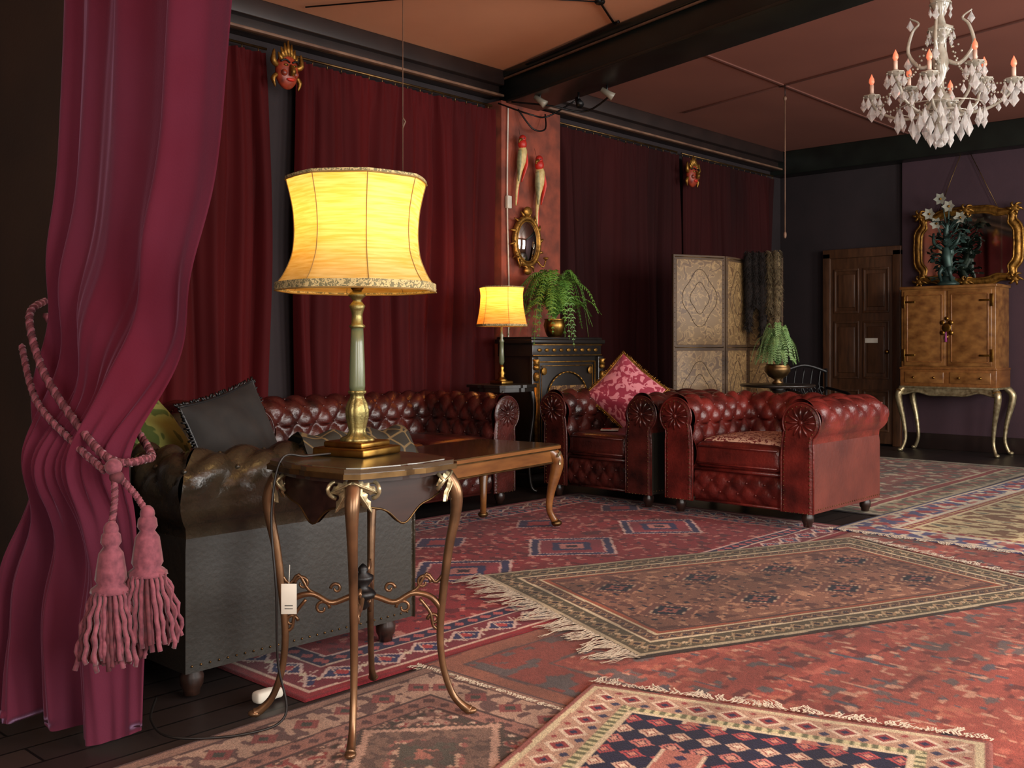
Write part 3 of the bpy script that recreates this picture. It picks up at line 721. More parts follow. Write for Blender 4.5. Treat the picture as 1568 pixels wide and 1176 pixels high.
for sx in (-1,1):
    a.tube([(sx*.2,-.19,0),(sx*.2,-.19,.45)],.014,'black'); a.tube([(sx*.2,.19,0),(sx*.21,.21,.85)],.014,'black')
    a.tube(smooth_path([(sx*.21,.2,.68),(sx*.22,0,.66),(sx*.22,-.18,.62),(sx*.2,-.19,.45)],14),.012,'black')
a.tube(smooth_path([(-.22,.21,.82),(0,.22,.88),(.22,.21,.82)],14),.016,'black')
for i in range(5):
    x=-.16+.08*i; a.tube(smooth_path([(x,.2,.46),(x+.02,.2,.58),(x-.02,.21,.7),(x,.21,.85)],10),.007,'black',seg=6)
    a.tube([(x+.03*math.cos(t),.21,.66+.03*math.sin(t)) for t in np.linspace(0,6.28,13)],.005,'black',seg=5)
a.build()

# ---------------------------------------------------------------- folding screen
M['screen']=mat_pattern('gilded_leather_screen',(112,88,56),(148,120,78),scale=13,thr=.5,rough=.5,third=(92,68,42))
M['screen2']=mat('screen_edge',(82,60,36),(54,38,24),rough=.6,scale=8)
pts_=[(1.325,8.42),(1.80,8.62),(2.06,8.95),(2.34,8.78)]
a=Acc('folding_screen')
for k in range(3):
    p=Vector(rc(*pts_[k])); q=Vector(rc(*pts_[k+1])); d=q-p; Lk=d.length; an=math.atan2(d.y,d.x)
    a.T=Matrix.Translation((p.x,p.y,.012))@Matrix.Rotation(an,4,'Z')
    a.rbox((Lk/2,0,.91),(Lk-.008,.028,1.8),.004,'screen2')
    for (z0,z1) in ((.06,.30),(.33,1.02),(1.05,1.78)):
        for sy in (-1,1): a.rbox((Lk/2,sy*.014,(z0+z1)/2),(Lk-.07,.006,z1-z0-.02),.003,'screen')
    for sy in (-1,1):
        for x in (.018,Lk-.022):
            for i in range(44): a.ell((x,sy*.0145,.04+i*.0402),.0045,'brass_dull',seg=5,rings=3)
        for z in (.045,.315,1.035,1.79): a.tube([(.02,sy*.015,z),(Lk-.02,sy*.015,z)],.004,'brass_dull',seg=5)
        for (zc,hh) in ((1.45,.22),(.68,.22)):
            for sc in (1,.55):
                a.tube([(Lk/2+ sc*(Lk*.30)*math.cos(t)*(1+.12*math.cos(4*t)),sy*.018,zc+sc*hh*math.sin(t)*(1+.1*math.cos(4*t))) for t in np.linspace(0,2*pi,41)][:-1],.0025,'screen2',seg=5,closed=True)
a.T=Matrix.Identity(4); a.build()
M['fur_d']=mat('fur_dark',(34,21,15),(11,8,6),rough=.95,scale=60,bump=.8,bscale=120)
M['fur_l']=mat('fur_light',(120,104,72),(56,42,28),rough=.95,scale=40,bump=.8,bscale=120)
a=Acc('fur_stole'); rnd=random.Random(5)
for k,(ox,oy,zb,mm,rr_) in enumerate(((0.02,8.84,1.18,'fur_d',1.0),(.075,8.82,1.40,'fur_d',.9),(.13,8.80,1.04,'fur_d',1.0),(.185,8.77,1.34,'fur_l',.8),(.235,8.74,1.16,'fur_l',.9))):
    base=Vector(rc(2.03+ox,oy-.03)); 
    pth=[Vector((base.x,base.y,1.865)),Vector((base.x,base.y,1.7)),Vector((base.x+.015,base.y,1.5)),Vector((base.x-.01,base.y,zb))]
    pth=smooth_path(pth,20); a.tube(pth,[.028*rr_,.042*rr_,.032*rr_,.046*rr_,.036*rr_,.012],mm,seg=12)
    for i in range(900):
        t=rnd.random()*.98; j=int(t*20); c=pth[j]; th=rnd.uniform(0,6.28); n_=Vector((math.cos(th),math.sin(th),-.9)); b_=c+Vector((math.cos(th),math.sin(th),0))*.03+Vector((0,0,rnd.uniform(-.03,.02)))
        s_=Vector((-math.sin(th),math.cos(th),0))*.005
        a.add([b_-s_,b_+s_,b_+n_*rnd.uniform(.025,.045)],[(0,1,2)],mm)
a.build()

# ---------------------------------------------------------------- door
a=Acc('door_1'); M['door']=mat('door_wood',(88,57,36),(56,36,23),rough=.42,scale=5,stretch=(6,6,1),coat=.2)
yc=4.68; wd=.82; xd=XB-.055
a.rbox((xd,yc,1.02),(.05,wd-.1,2.0),.004,'door')
for sy in (-1,1): a.rbox((xd,yc+sy*(wd/2-.02),1.04),(.09,.09,2.08),.008,'door')
a.rbox((xd,yc,2.07),(.09,wd+.05,.10),.008,'door')
for (z,hh) in ((1.66,.46),(1.02,.6),(.37,.42)):
    for sy in (-1,1):
        yy=yc+sy*.165
        for (dy,dz,sy_,sz_) in ((-.13,0,.025,hh),(.13,0,.025,hh),(0,hh/2,.28,.025),(0,-hh/2,.28,.025)): a.rbox((xd-.03,yy+dy,z+dz),(.02,sy_,sz_),.005,'door')
        a.rbox((xd-.03,yy,z),(.018,.19,hh-.1),.008,'door')
a.ell((xd-.07,yc-.3,1.0),(.025,.025,.025),'brass'); a.rbox((xd-.045,yc-.12,1.12),(.006,.14,.05),.002,'white'); a.build()

# ---------------------------------------------------------------- cabinet on stand
a=Acc('walnut_cabinet',(10.40,3.62,.0)) ; w_=.90; d_=.40
a.rbox((0,0,1.235),(d_,w_,.79),.006,'walnut'); a.rbox((-.003,0,1.64),(d_+.03,w_+.03,.03),.008,'walnut'); a.rbox((0,0,.84),(d_+.03,w_+.03,.022),.006,'walnut_lt')
a.rbox((0,0,.745),(d_+.015,w_+.02,.17),.006,'walnut_lt'); a.rbox((0,0,.652),(d_+.03,w_+.04,.02),.006,'gilt_pale')
for sy in (-1,1):
    a.rbox((-d_/2-.006,sy*.215,1.235),(.018,.405,.74),.005,'walnut')
    for (dy,dz,ly,lz) in ((-.17,0,.012,.66),(.17,0,.012,.66),(0,.33,.34,.012),(0,-.33,.34,.012)): a.rbox((-d_/2-.017,sy*.215+dy,1.235+dz),(.008,ly,lz),.003,'walnut_lt')
    a.rbox((-d_/2-.01,sy*.22,.75),(.014,.38,.11),.005,'walnut'); 
    for dy in (-.1,.1): a.ell((-d_/2-.028,sy*.22+dy,.75),(.012,.012,.012),'brass')
    a.rbox((-d_/2-.02,sy*.42,1.5),(.008,.03,.12),.003,'brass'); a.rbox((-d_/2-.02,sy*.42,.97),(.008,.03,.12),.003,'brass'); a.rbox((-d_/2-.02,sy*.36,1.50),(.006,.11,.02),.003,'brass'); a.rbox((-d_/2-.02,sy*.36,.97),(.006,.11,.02),.003,'brass')
for (dy,dz,r_) in ((0,0,.05),(.04,.05,.025),(-.04,.05,.025),(.04,-.05,.025),(-.04,-.05,.025),(0,.09,.02),(0,-.09,.02)): a.ell((-d_/2-.018,dy,1.24+dz),(.008,r_,r_),'brass')
a.tube([(-d_/2-.03,0,1.2),(-d_/2-.035,0,1.1)],[.006,.014],mat('tassel_purple',(150,60,120)),seg=6)
def apr(u,v):
    dr=.05+.03*math.cos(6*pi*u)*.5+.03*math.exp(-((u-.5)/.1)**2); return (-d_/2-.004,-w_/2+w_*u,.645-dr*v)
a.grid(apr,50,3,'gilt_pale'); a.tube([apr(i/50,1) for i in range(51)],.012,'gilt_pale')
for sx in (-1,1):
    for sy in (-1,1):
        c=Vector((sx*(d_/2-.03),sy*(w_/2-.03),0)); d=Vector((sx*.8,sy,0)).normalized()
        if sx>0: d=Vector((.25,sy,0)).normalized()
        a.tube(smooth_path([c+Vector((0,0,.66)),c+d*.06+Vector((0,0,.60)),c+d*.065+Vector((0,0,.52)),c+d*.02+Vector((0,0,.32)),c+Vector((0,0,.14)),c+d*.03+Vector((0,0,.04)),c+d*.05+Vector((0,0,.015))],26),[.03,.036,.034,.022,.017,.017,.02],'gilt_pale',seg=10)
        a.ell(c+d*.055+Vector((0,0,.018)),(.03,.026,.018),'gilt_pale')
        if sx<0: leaf_orn(a,c+d*.075+Vector((0,0,.63)),d,.055,'gilt')
a.build()
a=Acc('gilt_wall_mirror',(10.60,3.57,2.06))
hw,hh=.46,.34
def fr(t,s_=1):
    c,s2=math.cos(t),math.sin(t); e=.38
    y=math.copysign(abs(c)**e,c)*hw*s_; z=math.copysign(abs(s2)**e,s2)*hh*s_
    y*=1+.05*math.cos(8*t); z*=1+.05*math.cos(8*t); return y,z
P=[(0,)+fr(t) for t in np.linspace(0,2*pi,81)[:-1]]
a.tube(P,.034,'gilt',seg=10,closed=True); a.tube([(-.02,y*.93,z*.92) for _,y,z in P],.010,'gilt',seg=6,closed=True); a.tube([(.0,y*1.09,z*1.1) for _,y,z in P],.014,'gilt',seg=6,closed=True)
a.add([(-.012,y*.97,z*.97) for _,y,z in P],[tuple(range(80))],'mirror',False)
for (y,z) in ((-hw,-hh),(hw,-hh),(hw,hh),(-hw,hh),(0,hh*1.06),(0,-hh*1.06)):
    a.ell((-.03,y,z),(.03,.05,.04),'gilt')
    for k in range(6):
        th=k*pi/3; a.tube(smooth_path([(-.03,y,z),(-.05,y+.05*math.cos(th),z+.05*math.sin(th)),(-.02,y+.08*math.cos(th+.3),z+.065*math.sin(th+.3))],8),[.016,.012,.005],'gilt',seg=6)
a.tube([(.03,-.3,hh),(.045,0.03,1.05)],.004,'brass_dull',seg=5); a.tube([(.03,.3,hh),(.045,0.03,1.05)],.004,'brass_dull',seg=5)
a.build()
M['verdigris']=mat('verdigris_bronze',(60,88,80),(26,38,38),rough=.45,metal=.4,scale=12)
a=Acc('bronze_flower_sculpture',(10.34,3.66,1.66))
a.lathe([(.10,0),(.11,.02),(.08,.04),(.06,.06),(.07,.08),(.03,.10)],(0,0,0),'verdigris',sx=.8)
a.tube(smooth_path([(0,0,.08),(.01,.03,.2),(-.01,-.02,.34),(0,.02,.5),(0,.0,.62)],20),[.04,.05,.045,.03,.02],'verdigris')
a.tube(smooth_path([(-.05,-.02,.18),(-.06,-.01,.28),(-.05,0,.37)],10),[.045,.05,.035],'verdigris'); a.ell((-.06,0,.43),(.035,.032,.04),'verdigris')
for sg in (-1,1):
    a.tube(smooth_path([(-.05,sg*.04,.36),(-.07,sg*.11,.42),(-.03,sg*.13,.52)],8),[.02,.016,.012],'verdigris'); a.tube(smooth_path([(-.05,sg*.025,.19),(-.09,sg*.05,.12),(-.04,sg*.05,.04)],8),[.028,.02,.014],'verdigris')
rnd=random.Random(8)
for i in range(80):
    th=rnd.uniform(0,6.28); z=rnd.uniform(.06,.66); r_=rnd.uniform(.07,.2); c=Vector((r_*.5*math.cos(th),r_*math.sin(th),z))
    a.tube(smooth_path([(0,0,max(.05,z-.08)),c*.6+Vector((0,0,z*.4)),c],6),.006,'verdigris',seg=5)
    n_=Vector((rnd.uniform(-1,1),rnd.uniform(-1,1),rnd.uniform(-.6,.6))).normalized(); s_=n_.orthogonal().normalized(); L_=.07
    a.add([c,c+n_*L_*.5+s_*.026,c+n_*L_,c+n_*L_*.5-s_*.026],[(0,1,2,3)],'verdigris')
M['petal']=mat('white_petal',(176,176,160),(124,128,116),rough=.5)
for (y,z) in ((.17,.72),(-.02,.78),(.06,.86),(-.13,.66),(.10,.62)):
    a.tube(smooth_path([(0,0,.5),(-.02,y*.6,z-.12),(-.03,y,z)],8),.006,'verdigris',seg=5)
    for k in range(6):
        th=k*pi/3; d=Vector((-.3,math.cos(th),math.sin(th))); s_=Vector((0,-math.sin(th),math.cos(th))); c=Vector((-.035,y,z))
        a.add([c,c+d*.035+s_*.024,c+d*.065,c+d*.035-s_*.024],[(0,1,2,3)],'petal')
    a.ell((-.04,y,z),.013,'gilt')
a.build()

# ---------------------------------------------------------------- pillar decorations
a=Acc('gilt_oval_mirror',(6.09,5.455,1.90))
P=[(.145*math.cos(t),0,.19*math.sin(t)) for t in np.linspace(0,2*pi,49)[:-1]]
a.tube(P,.022,'gilt',seg=10,closed=True); a.tube([(x*.84,-.01,z*.86) for x,_,z in P],.006,'gilt',seg=6,closed=True)
a.grid(lambda u,v:(.13*v*math.cos(2*pi*u),-.03*(1-v*v)-.004,.172*v*math.sin(2*pi*u)),40,8,'mirror')
for i in range(14):
    t=2*pi*i/14; p=Vector((.165*math.cos(t),0,.215*math.sin(t))); d=p.normalized(); s_=Vector((-d.z,0,d.x))
    a.tube(smooth_path([p*.93,p+s_*.02-Vector((0,.015,0)),p+d*.035+s_*.035],6),[.013,.012,.004],'gilt',seg=6)
for sg in (-1,1): a.tube(smooth_path([(sg*.1,-.02,-.15),(sg*.14,-.05,-.2),(sg*.17,-.055,-.14)],8),.007,'gilt',seg=6); a.lathe([(.01,0),(.022,.01),(.02,.02)],(sg*.17,-.055,-.14),'gilt'); 
a.ell((0,-.01,.24),(.05,.02,.04),'gilt'); a.ell((0,-.01,-.235),(.045,.02,.035),'gilt'); a.build()
M['par_y']=mat('parrot_yellow',(220,200,140),(170,144,84),rough=.5,scale=30)
M['par_r']=mat('parrot_red',(206,44,30),(160,30,22),rough=.45)
M['par_w']=mat('parrot_wing',(160,160,120),(100,106,78),rough=.5,scale=30)
def parrot(loc,s_,lean):
    a=Acc('wall_parrot',loc); a.T=Matrix.Rotation(lean,4,'Y')@Matrix.Scale(s_,4)
    a.tube(smooth_path([(-.035,0,-.42),(-.03,0,-.26),(-.015,-.01,-.1),(0,-.02,.02),(.005,-.025,.12),(0,-.02,.18)],26),[.008,.014,.024,.045,.048,.03],'par_y',seg=12)
    a.tube(smooth_path([(-.02,0,-.4),(-.015,0,-.2)],6),[.006,.018],'par_r',seg=6)
    a.ell((-.005,-.03,.195),(.048,.043,.055),'par_r'); a.ell((-.005,-.03,.25),(.038,.036,.038),'par_r')
    a.tube(smooth_path([(-.03,-.04,.235),(-.062,-.045,.225),(-.064,-.042,.195)],8),[.018,.014,.003],'gilt',seg=8)
    a.ell((-.02,-.066,.246),.006,'black')
    for sg in (-1,1): a.tube(smooth_path([(sg*.040,-.03,.13),(sg*.050,-.035,.0),(sg*.022-.01,-.02,-.18)],10),[.022,.032,.006],'par_w' if sg<0 else 'par_r',seg=8,flat=.5)
    a.tube([(-.03,-.03,-.02),(.03,-.03,-.02)],.006,'gilt'); a.tube([(0,0,.25),(0,.03,.36)],.002,'black',seg=4)
    a.build()
parrot((6.00,5.45,2.51),.80,.05); parrot((6.22,5.45,2.36),.85,-.05)
M['maskred']=mat('mask_painted',(170,66,40),(96,34,22),rough=.4,scale=30)
def mask(loc):
    a=Acc('carved_mask',loc)
    a.ell((0,0,0),(.08,.05,.115),'maskred',16,12); a.tube(smooth_path([(0,-.045,.03),(0,-.07,-.01),(0,-.055,-.03)],8),[.010,.02,.018],'gilt')
    for sg in (-1,1):
        a.ell((sg*.032,-.042,.028),(.017,.012,.008),'gilt'); a.ell((sg*.032,-.053,.028),(.006,.005,.005),'black')
        a.tube(smooth_path([(sg*.01,-.05,.045),(sg*.04,-.05,.06),(sg*.07,-.035,.045)],6),.006,'black',seg=6)
        a.ell((sg*.042,-.036,-.02),(.022,.018,.022),'maskred')
        a.tube(smooth_path([(sg*.075,0,.03),(sg*.105,-.01,.05),(sg*.10,-.01,.12)],8),[.018,.02,.006],'gilt'); a.tube(smooth_path([(sg*.075,0,-.03),(sg*.10,0,-.06),(sg*.085,0,-.11)],8),[.014,.016,.005],'gilt')
    a.ell((0,-.043,-.06),(.03,.014,.011),'par_r')
    for i in range(7):
        t=pi/2+(i-3)*.27; a.tube([(.07*math.cos(t),-.02,.09*math.sin(t)),(.10*math.cos(t),-.015,(.19-.012*abs(i-3))*math.sin(t))],[.02,.005],'gilt',seg=7)
    a.build()
mask((3.77,5.42,2.80)); mask((8.46,5.42,2.72))
a=Acc('pillar_cable'); a.tube(smooth_path([(5.90,5.485,2.95),(5.89,5.485,2.2),(5.91,5.485,1.5),(5.90,5.485,1.0)],20),.006,'white',seg=6); a.rbox((5.90,5.48,2.2),(.05,.03,.1),.006,'white')
a.tube(smooth_path([(6.0,5.47,2.95),(6.1,5.40,2.80),(6.25,5.4,2.82),(6.32,5.46,2.96)],16),.007,'black',seg=6); a.build()
a=Acc('hanging_cord'); x,y=rc(-.66,6.15); a.tube([(x,y,3.25),(x,y,2.0)],.003,'lath',seg=5); a.tube([(x,y,2.44),(x+.02,y,2.42),(x,y,2.38)],.006,'lath',seg=5); a.build()
a=Acc('pull_chain'); x,y=7.80,4.09; a.tube([(x,y,3.14),(x,y,2.0)],.0045,'lath',seg=5); a.tube([(x,y,3.25),(x,y,3.14)],.003,'black',seg=5); a.ell((x,y,1.99),(.013,.013,.03),'lath'); a.ell((x,y,3.13),(.015,.015,.02),'lath'); a.build()
a=Acc('spotlight_cluster',(6.05,5.0,2.97))
M['fix']=mat('fixture_white',(150,142,126),rough=.4)
for (dx,dy,dz,an) in ((-.15,.15,-.02,.4),(-.05,-.15,-.06,-.7),(-.05,-.42,-.04,.9)):
    c=Vector((dx,dy,dz)); d=Vector((math.sin(an)*.6,-.5,-.45)).normalized()
    a.tube([c+Vector((0,0,.07)),c],.008,'black'); a.tube([c-d*.05,c+d*.02,c+d*.055],[.02,.025,.032],'fix' if an>0 else 'black',seg=12)
a.tube(smooth_path([(-.2,.4,.0),(-.1,.1,-.06),(.1,-.1,-.10),(.05,-.4,-.02)],16),.008,'black',seg=5)
a.tube(smooth_path([(-.3,.45,-.02),(-.2,.2,-.13),(.0,.2,-.11),(.1,.0,.0)],16),.007,'black',seg=5)
a.build()

# ---------------------------------------------------------------- chandelier
m,nt,b=new_mat('crystal'); b.inputs['Base Color'].default_value=(.95,.95,.93,1); b.inputs['Roughness'].default_value=.05; b.inputs['Transmission Weight'].default_value=.72; b.inputs['IOR'].default_value=1.45
M['crystal']=m
M['crystal_arm']=mat('crystal_arm',(220,214,198),(156,150,132),rough=.1,transm=.4,coat=.6,scale=20)
M['candle']=mat('candle_sleeve',(226,190,170),rough=.5); M['flame']=mat('flame_bulb',(240,140,110),rough=.3,emis=(255,130,90),estr=.55)
x,y=rc(2.105,5.0); a=Acc('crystal_chandelier',(x,y,0))
def drop(c,s_,wd=.26):
    c=Vector(c); w_=s_*wd; V=[c]+[c+Vector((w_*math.cos(t),w_*math.sin(t),-s_*.6)) for t in (0,pi/3,2*pi/3,pi,4*pi/3,5*pi/3)]+[c+Vector((0,0,-s_))]
    F=[]
    for i in range(6): j=(i+1)%6; F+=[(0,1+i,1+j),(7,1+j,1+i)]
    a.add(V,F,'crystal',False); a.ell(c+Vector((0,0,.006)),.0045,'crystal_arm',6,4)
a.lathe([(.005,2.10),(.02,2.12),(.035,2.16),(.02,2.2),(.045,2.23),(.07,2.26),(.045,2.29),(.02,2.31),(.016,2.36),(.028,2.40),(.04,2.45),(.03,2.5),(.016,2.53),(.025,2.56),(.05,2.60),(.06,2.62),(.025,2.64),(.016,2.68),(.045,2.74),(.05,2.76),(.012,2.78)],(0,0,0),'crystal_arm',seg=16,fl=.06,nf=8)
a.tube([(0,0,2.78),(0,0,3.25)],.006,'brass_dull'); a.lathe([(.06,3.25),(.05,3.22),(.01,3.19)],(0,0,0),'brass_dull')
RA,RB=.325,.25
for k in range(8):
    th=2*pi*k/8+.2; d=Vector((math.cos(th),math.sin(th),0))
    hi=.06 if k%2 else 0; R_=RA if not k%2 else RB
    P=smooth_path([d*.04+Vector((0,0,2.27)),d*.10+Vector((0,0,2.20)),d*.2+Vector((0,0,2.20+hi)),d*(R_-.03)+Vector((0,0,2.25+hi)),d*R_+Vector((0,0,2.31+hi))],20)
    a.tube(P,[.010,.008,.007,.008],'crystal_arm',seg=8)
    c=d*R_; zc=2.31+hi
    a.lathe([(.006,0),(.025,.006),(.042,.016),(.044,.02),(.018,.018),(.016,.03)],(c.x,c.y,zc),'crystal_arm',seg=14,fl=.06,nf=7)
    a.lathe([(.010,0),(.010,.045)],(c.x,c.y,zc+.03),'candle',seg=10)
    a.lathe([(.007,0),(.014,.015),(.012,.03),(.005,.045),(.001,.055)],(c.x,c.y,zc+.075),'flame',seg=10)
    for i in range(8):
        t=2*pi*i/8; drop((c.x+.042*math.cos(t),c.y+.042*math.sin(t),zc+.006),.045 if i%2 else .065)
    drop((c.x,c.y,zc-.03),.085,.3)
    Pu=smooth_path([d*.03+Vector((0,0,2.46)),d*.09+Vector((0,0,2.44)),d*.15+Vector((0,0,2.52)),d*.13+Vector((0,0,2.62)),d*.10+Vector((0,0,2.66)),d*.14+Vector((0,0,2.69))],20)
    if k%2==0: a.tube(Pu,[.011,.010,.007,.004],'crystal_arm',seg=6); drop(d*.14+Vector((0,0,2.685)),.06,.3); drop(d*.15+Vector((0,0,2.50)),.07,.3)
    for i in range(18):
        t=i/17; p=d*(.05+(R_-.06)*t)+Vector((0,0,2.60-(2.60-zc-.01)*t-.10*math.sin(pi*t))); a.ell(p,.0058,'crystal_arm',6,4)
    th2=th+2*pi/8; R2=RB if not k%2 else RA; h2=.06 if not k%2 else 0
    q=Vector((math.cos(th2)*R2,math.sin(th2)*R2,2.31+h2))
    for i in range(13):
        t=i/12; p=(c+Vector((0,0,zc)))*(1-t)+q*t+Vector((0,0,-.08*math.sin(pi*t))); a.ell(p,.0055,'crystal_arm',6,4)
        if i in (3,6,9): drop(p-Vector((0,0,.01)),.05)
for (R_,z,n_,s_) in ((.075,2.25,10,.08),(.13,2.20,14,.10),(.05,2.15,8,.09),(.20,2.23,18,.085),(.06,2.61,10,.05),(.05,2.74,8,.045)):
    a.tube([(R_*math.cos(t),R_*math.sin(t),z) for t in np.linspace(0,2*pi,33)[:-1]],.003,'crystal_arm',seg=5,closed=True)
    for i in range(n_):
        t=2*pi*i/n_; drop((R_*math.cos(t),R_*math.sin(t),z-.005-(.02 if i%2 else 0)),s_,.2)
a.ell((0,0,2.06),.024,'crystal'); a.build()

# ---------------------------------------------------------------- rugs
tab=np.random.RandomState(3).rand(256,256)
def vn(x,y,seed=0):
    x=x+seed*17.3+500; y=y+seed*9.1+500; xi=np.floor(x).astype(int); yi=np.floor(y).astype(int); fx=x-xi; fy=y-yi; fx=fx*fx*(3-2*fx); fy=fy*fy*(3-2*fy)
    g=lambda i,j: tab[i%256,j%256]
    return (g(xi,yi)*(1-fx)+g(xi+1,yi)*fx)*(1-fy)+(g(xi,yi+1)*(1-fx)+g(xi+1,yi+1)*fx)*fy
def fr1(x): return x-np.floor(x)
def tri(x): return np.abs(fr1(x)-.5)*2
def put(C,mask,col): C[mask]=np.array(col,float)
def rug_mat(name,bump=.6):
    m,nt,b=new_mat(name); N=nt.nodes;L=nt.links
    at_=N.new('ShaderNodeVertexColor'); at_.layer_name='weave'
    tc=N.new('ShaderNodeTexCoord'); nz=N.new('ShaderNodeTexNoise'); nz.inputs['Scale'].default_value=260; nz.inputs['Detail'].default_value=3
    L.new(tc.outputs['Object'],nz.inputs[0]); n2=N.new('ShaderNodeTexNoise'); n2.inputs['Scale'].default_value=3; L.new(tc.outputs['Object'],n2.inputs[0])
    mr=N.new('ShaderNodeMapRange'); mr.inputs[1].default_value=.3; mr.inputs[2].default_value=.7; mr.inputs[3].default_value=.62; mr.inputs[4].default_value=1.2; L.new(nz.outputs[0],mr.inputs[0])
    m2=N.new('ShaderNodeMapRange'); m2.inputs[1].default_value=.3; m2.inputs[2].default_value=.7; m2.inputs[3].default_value=.82; m2.inputs[4].default_value=1.1; L.new(n2.outputs[0],m2.inputs[0])
    mu=N.new('ShaderNodeMath'); mu.operation='MULTIPLY'; L.new(mr.outputs[0],mu.inputs[0]); L.new(m2.outputs[0],mu.inputs[1])
    vm=N.new('ShaderNodeVectorMath'); vm.operation='SCALE'; L.new(at_.outputs[0],vm.inputs[0]); L.new(mu.outputs[0],vm.inputs['Scale']); L.new(vm.outputs[0],b.inputs['Base Color'])
    b.inputs['Roughness'].default_value=.9; b.inputs['Specular IOR Level'].default_value=.2; b.inputs['Sheen Weight'].default_value=.05
    bp=N.new('ShaderNodeBump'); bp.inputs['Strength'].default_value=bump; bp.inputs['Distance'].default_value=.003; L.new(nz.outputs[0],bp.inputs['Height']); L.new(bp.outputs[0],b.inputs['Normal'])
    return m
RM=rug_mat('woven_wool')
def rug(name,c,ang,L_,W_,res,z,painter,fringe=(0,0),th=.006,seed=0,sat=.86,gain=1.0):
    nx=int(L_/res); ny=int(W_/res)
    xs_=np.linspace(-L_/2,L_/2,nx+1); ys_=np.linspace(-W_/2,W_/2,ny+1); X,Y=np.meshgrid(xs_,ys_)
    jx=.006*(vn(X*9,Y*9,31)-.5); jy=.006*(vn(X*9,Y*9,33)-.5)
    C=painter(np.clip(X+jx,-L_/2,L_/2),np.clip(Y+jy,-W_/2,W_/2),L_,W_)
    lum=C.mean(-1,keepdims=True); C=(lum+(C-lum)*sat)*gain
    C=C*(1+.14*(np.random.rand(*X.shape)[...,None]-.5))*(.86+.28*vn(X*1.3,Y*9,seed)[...,None])
    C=np.clip(C,0,255)/255.; C=np.where(C<=.04045,C/12.92,((C+.055)/1.055)**2.4)
    Z=np.full_like(X,z+th)+.002*(vn(X*4,Y*4,seed+2)-.5)
    edge=(np.abs(X)>L_/2-1e-6)|(np.abs(Y)>W_/2-1e-6); Z[edge]=z+.001
    wob=.012*(vn(X*1.7,Y*0+3,seed+5)-.5)*(np.abs(Y)/(W_/2)); Yw=Y+wob; Xw=X+.015*(vn(Y*2,X*0+1,seed+6)-.5)*(np.abs(X)/(L_/2))
    V=np.stack([Xw,Yw,Z],-1).reshape(-1,3); n=V.shape[0]
    idx=np.arange(n).reshape(ny+1,nx+1); F=np.stack([idx[:-1,:-1],idx[:-1,1:],idx[1:,1:],idx[1:,:-1]],-1).reshape(-1,4)
    Cf=np.concatenate([C.reshape(-1,3),np.ones((n,1))],1)
    fv=[];ff=[];rnd=random.Random(seed+40)
    for e,ln in zip((-1,1),fringe):
        if ln<=0: continue
        k=int(W_/.006)
        for i in range(k):
            y0=-W_/2+W_*(i+rnd.random())/k; clump=math.floor(y0/.035); cr_=random.Random(clump*7+seed); l_=ln*cr_.uniform(.6,1.15)*rnd.uniform(.85,1.1); dy=cr_.uniform(-.05,.05)+rnd.uniform(-.012,.012)+((clump+.5)*.035-y0)*.6; w_=rnd.uniform(.002,.004)
            o=n+len(fv)
            for j in range(6):
                t=j/5; px=e*(L_/2-.004+l_*t); py=y0+dy*t**1.5+.007*math.sin(t*7+clump); pz=z+th*(1-t)+.003+.004*abs(math.sin(t*6+i*2))
                fv+=[(px,py-w_*(1-.4*t),pz),(px,py+w_*(1-.4*t),pz)]
                if j: ff.append((o+2*j-2,o+2*j,o+2*j+1,o+2*j-1))
    if fv:
        V=np.concatenate([V,np.array(fv)]); F2=np.array(ff); Cf=np.concatenate([Cf,np.tile(np.array([.82,.74,.58,1.]),(len(fv),1))])
        F=np.concatenate([F,F2])
    me=bpy.data.meshes.new(name); me.vertices.add(len(V)); me.vertices.foreach_set('co',V.astype(np.float32).ravel())
    me.loops.add(F.size); me.loops.foreach_set('vertex_index',F.astype(np.int32).ravel()); me.polygons.add(len(F)); me.polygons.foreach_set('loop_start',np.arange(0,F.size,4,dtype=np.int32))
    me.update(calc_edges=True); ca=me.color_attributes.new('weave','FLOAT_COLOR','POINT'); ca.data.foreach_set('color',Cf.astype(np.float32).ravel())
    me.materials.append(RM); me.validate()
    o=bpy.data.objects.new(name,me); bpy.context.collection.objects.link(o); o.location=(c[0],c[1],0); o.rotation_euler=(0,0,ang); return o
def base(X,Y,L_,W_,field,bands):
    dx=L_/2-np.abs(X); dy=W_/2-np.abs(Y); d=np.minimum(dx,dy); s_=np.where(dx<dy,Y,X)
    C=np.empty(X.shape+(3,)); C[:]=np.array(field,float)
    for d0,d1,col in bands: put(C,(d>=d0)&(d<d1),col)
    return C,d,s_
def dia(s_,d,p,d0,w_,h=None): h=h or w_; return (np.abs(fr1(s_/p+.5)-.5)*p/w_+np.abs(d-d0)/h)<1
def med(C,X,Y,cx,cy,a_,b_,cols,step=.012):
    qx=np.round(np.abs(X-cx)/step)*step; qy=np.round(np.abs(Y-cy)/step)*step; r=qx/a_+qy/b_
    for lim,col in cols: put(C,r<lim,col)
